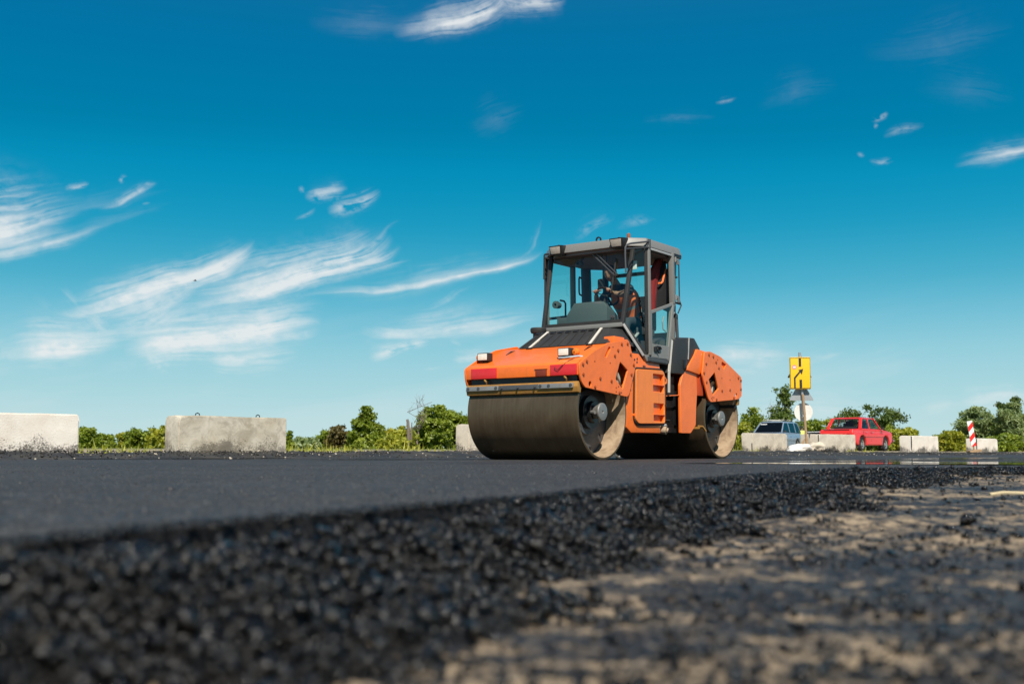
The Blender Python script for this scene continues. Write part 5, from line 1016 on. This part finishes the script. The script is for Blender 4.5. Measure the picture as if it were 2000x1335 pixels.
p = at(1546, 880, 34.3); sack((p[0] + .05, 34.3, .05), (.17, .10, .10), R(50), M['white_fabric'], 'loose white sack corner hanging beside the sign post', 9, 'sack', 'sack')
p = at(1597, 881, 35.0); sack((p[0] - .05, 34.9, .08), (.28, .22, .20), R(-10), worn('beige_sack_fabric', (.62, .54, .43), (.4, .33, .26), .85, 0, 0, .6, 5, 90, .4), 'torn beige sack right of the sign post', 14)
p = at(1600, 881, 34.6); o = link('rubble', stones('rubble', np.column_stack([rng.uniform(-.45, .5, 26), rng.uniform(-.12, .12, 26), rng.uniform(.02, .09, 26)]), rng.uniform(.04, .10, 26), M['windrow']), None); o.location = (p[0], 34.5, .06); tag(o, 'dark broken asphalt rubble under the beige sack', kind='stuff')
# striped post
pd_ = at(1904, 880, 46.0); dl = empty('striped_post', (pd_[0], 46.0, .08)); tag(dl, 'leaning red and white striped post at the end of the blocks', 'marker post'); dl.rotation_euler = (0, R(-8), R(4))
MB().box((0, .03, .36), (.06, .04, .72)).build('stake', M['wood'], dl, .006)
bd = MB().box((0, 0, .78), (.225, .03, 1.04)).build('board', M['sign_white'], dl, .006)
for k in range(3):
    z = .26 + k * .42 - .24; q = [(-.1125, z), (.1125, z + .20), (.1125, z + .41), (-.1125, z + .21)]
    q = [(x, min(max(zz_, .262), 1.298)) for x, zz_ in q]
    q = [p_ for i_, p_ in enumerate(q) if p_ not in q[:i_]]
    if len(q) > 2: MB().prism(q, -.016, -.0195, XZ).build('stripe', M['sign_red'], bd, smooth=False)
MB().box((.01, .05, .05), (.5, .3, .10)).build('foot', M['wood'], dl, .02)

# ------------------------------------------------------------------ cars
def car(name, label, cat, loc, heading, paint, kind='sedan', glass='car_glass', parts=True):
    """x forward; heading is the direction of travel in plan"""
    c = empty(name, loc, math.atan2(heading[1], heading[0])); tag(c, label, cat)
    if kind == 'sedan':
        L0, L1, w = -2.05, 2.02, .80; wr = .295; wf, wrr = 1.22, -1.20
        low = [(L0, .42), (L0 - .01, .78), (L0 + .06, .905), (-1.15, .955), (.80, .945), (1.93, .84), (L1, .72), (L1 - .02, .40), (1.62, .26), (-1.72, .28)]
        gb = [(-1.30, .72, .945), (.80, .72, .935)]; gt = [(-.98, .62, 1.395), (.26, .62, 1.40)]; roof_h = 1.435; pil = [-.36]
    else:
        L0, L1, w = -2.25, 2.25, .90; wr = .36; wf, wrr = 1.36, -1.36
        low = [(L0, .55), (L0, .95), (L0 + .04, 1.06), (1.0, 1.06), (2.05, .98), (L1, .80), (L1, .48), (1.8, .34), (-1.8, .34)]
        gb = [(-2.15, .80, 1.05), (1.05, .80, 1.05)]; gt = [(-1.85, .66, 1.62), (.32, .66, 1.62)]; roof_h = 1.68; pil = [-.30, -1.30]
    # side profile with wheel arches cut out
    prof = []
    for i, pnt in enumerate(low):
        prof.append(pnt)
    body_poly = low[:-2] + []
    bot = []
    for cx_ in (wf, wrr):
        bot += [(cx_ + (wr + .06) * math.cos(t), .30 + (wr + .07) * math.sin(t)) for t in np.linspace(R(-8), R(188), 14)]
    poly = low[:-2] + [low[-2]] + bot + [low[-1]]
    body = plate('body', [poly], -w, w, paint, c, .055)
    for v in body.data.vertices:                         # tumblehome and rounded plan
        x, y, z = v.co; k = 1 - .05 * max(0, (z - .75)) / .2 - .055 * max(0, abs(x) - 1.55) / .5; v.co.y *= k
    MB().box((0, 0, .62), (3.3, 1.2, .55)).build('underbody', M['black_gloss'], c)
    B = [Vector((gb[0][0], gb[0][1] * s, gb[0][2])) for s in (1, -1)] + [Vector((gb[1][0], gb[1][1] * s, gb[1][2])) for s in (1, -1)]
    T = [Vector((gt[0][0], gt[0][1] * s, gt[0][2])) for s in (1, -1)] + [Vector((gt[1][0], gt[1][1] * s, gt[1][2])) for s in (1, -1)]
    MB().hull([tuple(t) for t in T] + [(t.x * .9, t.y * .86, roof_h) for t in T] + [(t.x, t.y * 1.03, t.z - .03) for t in T]).build('roof', paint, c, .02)
    for i in range(4): MB().bar(B[i], T[i], .05, .13 if i < 2 and kind == 'sedan' else .06, (0, 1, 0)).build('pillar', paint, c, .012)
    for s in (0, 1):
        y_s = 1 if s == 0 else -1
        for px_ in pil:
            f = (px_ - gb[0][0]) / (gb[1][0] - gb[0][0]); f2 = (px_ - gt[0][0]) / (gt[1][0] - gt[0][0]); MB().bar(B[s].lerp(B[s + 2], f), T[s].lerp(T[s + 2], f2), .075, .03, (0, 1, 0)).build('pillar', paint, c, .006)
        xs = [gb[0][0]] + sorted(pil) + [gb[1][0]]; xt = [gt[0][0]] + sorted(pil) + [gt[1][0]]
        for k in range(len(xs) - 1):
            q = [B[s].lerp(B[s + 2], (xs[k] - gb[0][0]) / (gb[1][0] - gb[0][0])), B[s].lerp(B[s + 2], (xs[k + 1] - gb[0][0]) / (gb[1][0] - gb[0][0])), T[s].lerp(T[s + 2], (xt[k + 1] - gt[0][0]) / (gt[1][0] - gt[0][0])), T[s].lerp(T[s + 2], (xt[k] - gt[0][0]) / (gt[1][0] - gt[0][0]))]
            cen = sum(q, Vector()) / 4; MB().ngon([cen + (p_ - cen) * .97 for p_ in q]).build('side_window', M[glass], c, smooth=False)
        # door lines and handles
        for k, x in enumerate([pil[0] + .02, gb[1][0] - .12, -1.10][:3]):
            MB().bar((x, (w * .985) * y_s, .86), (x, w * 1.0005 * y_s, .40), .010, .006, (0, 1, 0)).build('door_gap', M['black_gloss'], c)
        for x in (pil[0] + .16, -1.0 + .18): MB().box((x, w * .985 * y_s, .80), (.13, .02, .022)).build('door_handle', M['chrome'], c, .004)
        MB().box((-.1, (w + .002) * y_s, .60), (2.6, .012, .014)).build('trim_strip', M['black'], c)
        MB().box((gb[1][0] - .08, (w + .06) * y_s, gb[1][2] + .05), (.06, .16, .10)).build('wing_mirror', M['black'], c, .02)
    MB().ngon([B[0].lerp(B[1], .04), B[0].lerp(B[1], .96), T[0].lerp(T[1], .96), T[0].lerp(T[1], .04)]).build('rear_window', M[glass], c, smooth=False)
    MB().ngon([B[2].lerp(B[3], .04), B[2].lerp(B[3], .96), T[2].lerp(T[3], .96), T[2].lerp(T[3], .04)]).build('windscreen', M[glass], c, smooth=False)
    for s in (1, -1):
        MB().hull([(L0 - .012, .70 * s, .60), (L0 - .012, .46 * s, .60), (L0 - .012, .70 * s, .74), (L0 - .012, .46 * s, .74), (L0 + .1, .70 * s, .6), (L0 + .1, .46 * s, .74)]).build('tail_light', M['tail'], c, .01)
        MB().cyl((L1 - .06, .58 * s, .66), (L1 + .02, .58 * s, .66), .085, 16).build('headlight', M['lens'], c)
    for x in (L0 - .06, L1 + .05): MB().box((x, 0, .46), (.09, 1.60 if kind == 'sedan' else 1.7, .10)).build('bumper', M['chrome'] if kind == 'sedan' else paint, c, .02)
    MB().box((L0 + .03, 0, .885), (.03, 1.15, .022)).build('boot_gap', M['black_gloss'], c)
    if kind == 'sedan':
        for y in (.34, -.34): MB().box((-.05, y, .95), (.12, .44, .52), Euler((0, R(-10), 0)).to_matrix()).box((-.10, y, 1.24), (.07, .22, .14)).build('seat', M['seat'], c, .04)
        MB().box((-.95, 0, .90), (.16, 1.15, .30)).build('rear_seat', M['seat'], c, .05)
    else:
        for y in (.5, -.5): MB().bar((-1.6, y, 1.74), (.3, y, 1.74), .03, .03).build('roof_rail', M['darkgrey'], c)
        for x in (-1.0, .1): MB().bar((x, -.62, 1.76), (x, .62, 1.76), .05, .03).build('roof_bar', M['strap'], c)
        MB().box((-.7, 0, 1.2), (2.0, 1.3, .5)).build('seat', M['seat'], c, .08)
        MB().box((.90, -.28, 1.50), (.02, .36, .05), Euler((0, R(-52), 0)).to_matrix()).build('sun_strip', M['sign_white'], c)
    for x in (wf, wrr):
        for s in (1, -1):
            wh = MB().lathe([(-.085, wr * .62), (-.085, wr * .93), (-.065, wr), (.065, wr), (.085, wr * .93), (.085, wr * .62)], (0, 0, 0), 'y', 32).build('wheel', M['tyre'], c); wh.location = (x, (w - .11) * s, wr)
            MB().lathe([(.03 * s, .01), (.055 * s, .06), (.03 * s, .09), (.035 * s, wr * .42), (.07 * s, wr * .60), (.078 * s, wr * .66), (.05 * s, wr * .66), (.0, wr * .6), (.0, .01)], (0, 0, 0), 'y', 28, False).build('rim', M['rim'], wh)
            hm = MB()
            for k in range(8): t = math.pi * k / 4; hm.cyl((wr * .38 * math.cos(t), .036 * s, wr * .38 * math.sin(t)), (wr * .38 * math.cos(t), .048 * s, wr * .38 * math.sin(t)), .024, 8)
            tag(hm.build('rim_holes', M['black_gloss'], wh), kind='stuff')
            MB().box((x - wr - .10, (w - .10) * s, .24), (.02, .16, .22)).build('mud_flap', M['rubber'], c)
    return c
def car_at(px, Y, base, lx, ly, heading):
    """origin so that the local point (lx, ly) lands under pixel column px at depth Y"""
    p = at(px, 880, Y); h = np.array(heading) / np.linalg.norm(heading); lf = np.array([-h[1], h[0]]); q = np.array([p[0], Y]) - h * lx - lf * ly; return (q[0], q[1], base)
hd = (math.sin(R(41)), math.cos(R(41))); car('parked_car', 'red boxy saloon seen from behind, beyond the concrete blocks', 'car', car_at(1683, 47.0, .13, -1.20, -.72, hd), hd, M['car_red'])
hd = (-math.sin(R(33)), -math.cos(R(33))); car('parked_car', 'blue grey estate car with roof bars, behind the concrete block by the sign', 'car', car_at(1506, 62.5, .13, .6, 0, hd), hd, M['car_blue'], 'suv', 'dark_glass')
hd = (-math.sin(R(40)), -math.cos(R(40))); car('parked_car', 'white car mostly hidden behind the sign post and the blocks', 'car', car_at(1590, 77, .05, .1, 0, hd), hd, M['car_white'], 'sedan', 'dark_glass')

# flagman behind the sign
pm = empty('person', tuple(at(1567, 872, 72.0) * [1, 1, 0] + np.array([0, 0, .02])), R(170)); tag(pm, 'standing worker in a yellow hi-vis jacket behind the sign post', 'person')
hv = [Vector(q) for q in ((0, 0, .92), (0, 0, 1.12), (0, 0, 1.32), (0, 0, 1.47), (0, .01, 1.56), (.19, 0, 1.40), (.25, .03, 1.12), (.24, -.06, .90), (-.19, 0, 1.40), (-.25, .03, 1.12), (-.24, -.06, .90), (.10, 0, .86), (.11, -.01, .48), (.12, .02, .08), (.12, -.12, .04), (-.10, 0, .86), (-.12, -.01, .48), (-.14, .02, .08), (-.14, -.12, .04))]
he = [(0, 1), (1, 2), (2, 3), (3, 4), (2, 5), (5, 6), (6, 7), (2, 8), (8, 9), (9, 10), (0, 11), (11, 12), (12, 13), (13, 14), (0, 15), (15, 16), (16, 17), (17, 18)]
hr = [.15, .14, .16, .07, .055, .075, .05, .035, .075, .05, .035, .10, .07, .05, .045, .10, .07, .05, .045]
bm_ = skin_mesh('body', hv, he, hr); hands2 = [skin_mesh('h', *hand(hv[7], (0, -.2, -1), (-1, 0, 0), curl=.25), sub=1), skin_mesh('h', *hand(hv[10], (0, -.2, -1), (1, 0, 0), curl=.25), sub=1)]
h2 = head_mesh('head', (0, -.01, 1.64), (0, -1, -.1), (0, 0, 1)); wm = join_meshes('body', [bm_, *hands2, h2]); link('body', wm, [M['cloth_dark'], M['skin']], pm); nb2 = len(bm_.polygons)
for p_ in wm.polygons:
    if p_.index >= nb2 or p_.center.z > 1.5: p_.material_index = 1
jm = skin_mesh('hi_vis_jacket', [hv[0] - Vector((0, 0, .06)), hv[1], hv[2], hv[3] - Vector((0, 0, .04)), hv[5], hv[6], hv[7] + Vector((0, .02, .08)), hv[8], hv[9], hv[10] + Vector((0, .02, .08))], [(0, 1), (1, 2), (2, 3), (2, 4), (4, 5), (5, 6), (2, 7), (7, 8), (8, 9)], [.175, .165, .18, .09, .095, .068, .052, .095, .068, .052])
link('hi_vis_jacket', jm, [M['vest_yellow'], M['reflective']], pm)
for p_ in jm.polygons:
    if 1.06 < p_.center.z < 1.11 and abs(p_.center.x) < .2: p_.material_index = 1
hb_ = bmesh.new(); hb_.from_mesh(h2); bmesh.ops.delete(hb_, geom=[v for v in hb_.verts if v.co.z < 1.68 - max(0, v.co.y + .01) * .9], context='VERTS')
for v in hb_.verts: v.co = Vector((0, -.01, 1.64)) + (v.co - Vector((0, -.01, 1.64))) * 1.1
hm_ = bpy.data.meshes.new('hair'); hb_.to_mesh(hm_); hb_.free(); link('hair', hm_, M['hair'], pm)

# a far bird over the clouds
pbird = at(381, 548, 150.0); bird = empty('bird', tuple(pbird), R(25)); tag(bird, 'tiny dark bird gliding in front of the wispy cloud', 'bird')
MB().lathe([(-.22, .005), (-.12, .05), (.02, .07), (.12, .05), (.20, .035), (.25, .004)], (0, 0, 0), 'x', 12, False).hull([(-.22, -.05, 0), (-.22, .05, 0), (-.36, -.08, .0), (-.36, .08, 0), (-.25, 0, .02)]).build('bird_body', M['hair'], bird)
for s in (1, -1): MB().hull([(.08, .04 * s, .02), (-.08, .04 * s, .02), (.10, .30 * s, .10), (-.10, .30 * s, .10), (-.02, .62 * s, .07), (.0, .3 * s, .115), (.0, .04 * s, .05)]).build('wing', M['hair'], bird)

# ------------------------------------------------------------------ trees and bushes
def tree(name, label, cat, px, Y, base_py, top_py, wpx, leaf='leaf', n=5200, leafs=.11, shape='round', group=None, bark='bark', seed=0, gap=.5, trunkfrac=.35, dead=False, bare=0):
    g = np.random.default_rng(seed * 13 + 5); b0 = at(px, base_py, Y); t0 = at(px, top_py, Y); z0 = .12; Hh = max(t0[2] - z0, .8); Wd = wpx * Y / FPX
    o = empty(name, (b0[0], Y, z0), g.uniform(0, 6)); tag(o, label, cat, group)
    # limbs
    nl = 16 if not dead else 22; tr = MB(); hh = Hh * (.92 if dead or shape == 'tall' else .72)
    stem = [Vector((g.normal() * .03 * Hh * k, g.normal() * .03 * Hh * k, hh * k / 5)) for k in range(6)]
    tr.tube(stem, (.028 * Hh + .03) * (.5 if dead else 1), 7, True, .004 * Hh); tips = []
    for k in range(nl):
        f = g.uniform(.12, .95) if not dead else g.uniform(.3, .97); s0 = stem[min(int(f * 5), 4)].lerp(stem[min(int(f * 5) + 1, 5)], f * 5 % 1)
        a_ = g.uniform(0, 2 * math.pi)
        reach = Wd * .5 * {'round': math.sqrt(max(.12, 1 - ((f - .35) / .75) ** 2)), 'tall': .30 + .75 * (1 - f), 'spread': .55 + .5 * f, 'dead': .25 + .5 * (1 - f)}.get(shape if not dead else 'dead') * g.uniform(.55, 1.05)
        e_ = s0 + Vector((math.cos(a_) * reach, math.sin(a_) * reach, Hh * g.uniform(.06, .24))); mid = s0.lerp(e_, .5) + Vector((0, 0, -.03 * Hh))
        if e_.z > Hh * .98: e_.z = Hh * .98
        tr.tube([s0, mid, e_], (.009 * Hh + .008) * (.45 if dead else 1), 5, True, .004); tips += [e_, mid]
        if dead or bare:
            for _ in range(4):
                q = mid.lerp(e_, g.uniform(0, 1)); tr.tube([q, q + Vector((g.normal() * .05 * Hh, g.normal() * .05 * Hh, abs(g.normal()) * .09 * Hh))], (.006 + .002 * Hh) * (.6 if dead else 1), 4, True, .003)
    tr.build('trunk', M[bark], o)
    if dead: return o
    ncl = 70; cl = []
    while len(cl) < ncl:
        u = g.uniform(-1, 1, 3); z = g.uniform(.02, 1)
        if shape == 'round': lim = math.sqrt(max(0, 1 - (max(z - .38, 0) / .62) ** 2)) * (.85 + .3 * g.random())
        elif shape == 'tall': lim = .22 + .85 * (1 - z) ** .8
        else: lim = (.5 + .75 * min(z / .7, 1)) * math.sqrt(max(.02, 1 - (max(z - .6, 0) / .42) ** 2))
        r_ = math.hypot(u[0], u[1])
        if r_ > lim: continue
        lump = fbm(np.array([u[0] * 1.6 + seed * 3.1]), np.array([z * 2.4 + u[1] * 1.6]), 3, seed)[0]
        if lump < -.20 + (.12 if z > .6 else 0) * gap * 2 and g.random() < gap + .35: continue
        cl.append((u[0] * Wd / 2, u[1] * Wd / 2, z * Hh * (1 + .10 * lump)))
    cl = np.array(cl + [tuple(t) for t in tips]); nc = len(cl); ctone = np.clip(.42 + g.normal(size=nc) * .20, 0, 1)
    rad = (.052 + .045 * g.random(nc)) * (.75 if shape == 'tall' else 1) * (Wd * .5 + Hh * .5) * .85
    ci = g.integers(0, nc, n); pos = cl[ci] + g.normal(size=(n, 3)) * rad[ci][:, None] * np.array([1, 1, .72]); pos[:, 2] = np.abs(pos[:, 2]); pos[:, 2] = np.minimum(pos[:, 2], Hh * 1.05)
    tone = np.clip(ctone[ci] + g.normal(size=n) * .16, 0, 1)
    nr = g.normal(size=(n, 3)); nr[:, 2] = np.abs(nr[:, 2]) * .8 + .15; nr /= np.linalg.norm(nr, axis=1)[:, None]
    ra = g.normal(size=(n, 3)); aa = np.cross(nr, ra); aa /= np.linalg.norm(aa, axis=1)[:, None]; bb = np.cross(nr, aa)
    s_ = leafs * g.uniform(.6, 1.35, n); sl_ = s_[:, None]
    ln = 1.0 if leaf != 'leaf_silver' else 1.5
    v = np.stack([pos - aa * sl_ * ln, pos - bb * sl_ * .5 + nr * sl_ * .12, pos + aa * sl_ * ln, pos + bb * sl_ * .5 + nr * sl_ * .12], 1).reshape(-1, 3); f = np.arange(4 * n).reshape(n, 4)
    me = npmesh('crown', v, f, M[leaf]); at_ = me.attributes.new('tone', 'FLOAT', 'FACE'); at_.data.foreach_set('value', tone.astype(np.float32)); link('crown', me, None, o)
    return o
BL = 'low leafy bushes and young trees beyond the road'
SPECS = [
 # left gap between the two blocks
 ('bush', 'green bush close beside the right end of the pale far left block', 'bush', 172, 62, 836, 46, 'leaf', 4200, 'round'),
 ('bush', 'low green bush left of the middle of the gap between the two left blocks', 'bush', 206, 66, 848, 44, 'leaf', 3600, 'round'),
 ('bush', 'small yellowish bush in the middle of the gap between the two left blocks', 'bush', 240, 64, 846, 30, 'leaf_yellow', 2800, 'tall'),
 ('bush', 'broad green bush right of the middle of the gap between the two left blocks', 'bush', 274, 62, 834, 54, 'leaf', 4800, 'round'),
 ('bush', 'taller bright bush close against the left end of the grey streaked block', 'bush', 316, 60, 827, 50, 'leaf_yellow', 4600, 'round'),
 ('bush', 'green bush hidden behind the grey streaked block', 'bush', 440, 70, 830, 200, 'leaf', 4200, 'round'),
 # between grey block and roller
 ('bush', 'narrow bush with a bare twig at the right end of the grey streaked block', 'bush', 562, 58, 842, 26, 'leaf', 2200, 'tall'),
 ('bush', 'low pale grassy bush between the grey block and the tall leafy tree', 'bush', 594, 64, 862, 54, 'leaf_silver', 2600, 'round'),
 ('bush', 'round dark green bush left of the brownish half dry bush', 'bush', 640, 66, 838, 46, 'leaf', 4000, 'round'),
 ('bush', 'brownish half dry bush with bare twigs on top', 'bush', 660, 63, 830, 44, 'leaf_brown', 2600, 'round'),
 ('tree', 'leafy young tree with a pointed top, tallest between the blocks left of the roller', 'tree', 710, 60, 797, 66, 'leaf', 7600, 'tall'),
 ('bush', 'green bush leaning on the right side of the pointed leafy tree', 'bush', 736, 62, 826, 40, 'leaf', 3400, 'round'),
 ('bush', 'yellow green bush left of the bare dead tree', 'bush', 784, 58, 834, 60, 'leaf_yellow', 5200, 'round'),
 ('bush', 'low yellow bush in front of the bare dead tree', 'bush', 766, 55, 856, 56, 'leaf_yellow', 3800, 'round'),
 ('bush', 'dark green bush at the foot of the bare dead tree', 'bush', 822, 61, 832, 46, 'leaf_dark', 3800, 'round'),
 ('tree', 'broad green tree with two tips between the dead tree and the front drum', 'tree', 850, 60, 796, 56, 'leaf', 7000, 'spread'),
 ('bush', 'green bush just left of the front drum', 'bush', 886, 62, 806, 56, 'leaf', 6200, 'round'),
 ('bush', 'bush behind the roller drums', 'bush', 950, 66, 820, 90, 'leaf', 4200, 'round'),
 # right of the roller
 ('bush', 'bright green bush at the rear drum', 'bush', 1452, 74, 826, 46, 'leaf_yellow', 4400, 'round'),
 ('bush', 'rounded green bush between the rear drum and the tall thin tree', 'bush', 1470, 80, 800, 46, 'leaf', 5000, 'round'),
 ('bush', 'yellow tinged bush in front of the tall thin tree', 'bush', 1500, 82, 828, 48, 'leaf_yellow', 4400, 'round'),
 ('tree', 'tall thin dark tree with a gappy crown left of the yellow sign', 'tree', 1526, 76, 754, 62, 'leaf_dark', 3600, 'tall'),
 ('bush', 'dark bush below the tall thin tree behind the blue grey car', 'bush', 1538, 84, 806, 62, 'leaf_dark', 5200, 'round'),
 ('bush', 'green bush left of the red car behind the round sign back', 'bush', 1590, 84, 816, 50, 'leaf', 4600, 'round'),
 ('bush', 'small green bush close behind the boot of the red car', 'bush', 1618, 88, 818, 46, 'leaf_yellow', 4000, 'round'),
 ('tree', 'broad dark tree with a ragged flat crown behind the red car', 'tree', 1700, 78, 794, 108, 'leaf_dark', 8200, 'spread'),
 ('bush', 'green bush below the ragged tree at the bonnet of the red car', 'bush', 1734, 76, 832, 64, 'leaf', 5000, 'round'),
 ('bush', 'bright green bush left of the lone pale block', 'bush', 1766, 72, 832, 52, 'leaf_yellow', 4400, 'round'),
 ('bush', 'low bright bush with a bare tip behind the lone pale block', 'bush', 1790, 74, 842, 30, 'leaf', 3000, 'tall'),
 ('bush', 'low dark green bush right of the lone pale block', 'bush', 1836, 70, 850, 40, 'leaf', 3600, 'round'),
 ('bush', 'rounded bright bush left of the striped post', 'bush', 1860, 66, 838, 44, 'leaf_yellow', 4600, 'round'),
 ('tree', 'slim silvery willow just left of the striped post', 'tree', 1884, 72, 806, 34, 'leaf_silver', 4200, 'tall'),
 ('tree', 'broad silvery willow behind the striped post', 'tree', 1916, 70, 799, 72, 'leaf_silver', 9000, 'round'),
 ('tree', 'dark narrow poplar at the right edge with a pointed top', 'tree', 1962, 68, 778, 40, 'leaf_dark', 6000, 'tall'),
 ('tree', 'silvery tree at the right edge of the picture', 'tree', 1990, 66, 792, 60, 'leaf_silver', 8200, 'round'),
 ('bush', 'pale green bush at the foot of the right edge trees', 'bush', 1960, 60, 848, 70, 'leaf', 4800, 'round'),
]
for k, (nm, lab, cat, px, Y, top, wpx, lf, n_, shp) in enumerate(SPECS):
    tree(nm, lab, cat, px, Y, 880, top, wpx, lf, int(n_ * 1.5), .085 if wpx < 40 else .10, shp, BL, seed=k + 1, gap=.75 if shp == 'tall' and lf == 'leaf_dark' else .5, bare=1 if lf == 'leaf_brown' or shp == 'spread' else 0)
tree('dead_tree', 'bare dead tree rising above the bushes left of the roller', 'tree', 818, 59, 880, 776, 34, bark='bark_pale', seed=77, dead=True, shape='tall')
tree('dead_tree', 'thin bare twiggy tree left of the tall thin dark tree', 'tree', 1502, 80, 880, 790, 26, bark='bark_pale', seed=78, dead=True, shape='tall')
p = at(797, 835, 57.0); snag = empty('broken_stump', (p[0], 57.0, .1)); tag(snag, 'broken dark stump left of the bare dead tree', 'tree stump')
MB().tube([(0, 0, 0), (.03, 0, .8), (-.01, 0, 1.55), (-.05, 0, 1.66)], .10, 8, True, .06).build('trunk', M['bark_pale'], snag); MB().tube([(.16, 0, .5), (.19, 0, 1.25), (.18, 0, 1.5)], .05, 6, True, .02).build('branch', M['bark_pale'], snag)
# grass along the verge
n = 14000; t_ = rng.uniform(-14, 78, n); d_ = 18.8 + np.abs(rng.normal(size=n)) * 4 + (fbm(t_ * .35, t_ * 0, 3, 90) * 3); xy = t_[:, None] * RD + d_[:, None] * ND; okm = (fbm(xy[:, 0] * .6, xy[:, 1] * .6, 3, 91) > -.06) & ~((t_ > 36) & (t_ < 62) & (d_ < 30)); xy = xy[okm]; d_ = d_[okm]; n = len(xy)
zz = np.interp(d_, [17, 18.5, 24, 34, 60], [.04, .055, .10, .17, .17]); h_ = rng.gamma(3, .034, n) + .04; aa = rng.uniform(0, 2 * math.pi, n); w_ = .012 + rng.random(n) * .012; lean_ = rng.normal(size=(n, 2)) * .35
P0 = np.column_stack([xy, zz - .02]); dx = np.column_stack([np.cos(aa), np.sin(aa), 0 * aa]) * w_[:, None]; top_ = P0 + np.column_stack([lean_ * h_[:, None], h_])
me = npmesh('grass', np.stack([P0 - dx, P0 + dx, top_], 1).reshape(-1, 3), np.arange(3 * n).reshape(n, 3), M['leaf_yellow']); at_ = me.attributes.new('tone', 'FLOAT', 'FACE'); at_.data.foreach_set('value', np.clip(rng.normal(.5, .25, n), 0, 1).astype(np.float32))
tag(link('grass', me, None), 'sparse tall grass along the verge behind the blocks', kind='stuff')
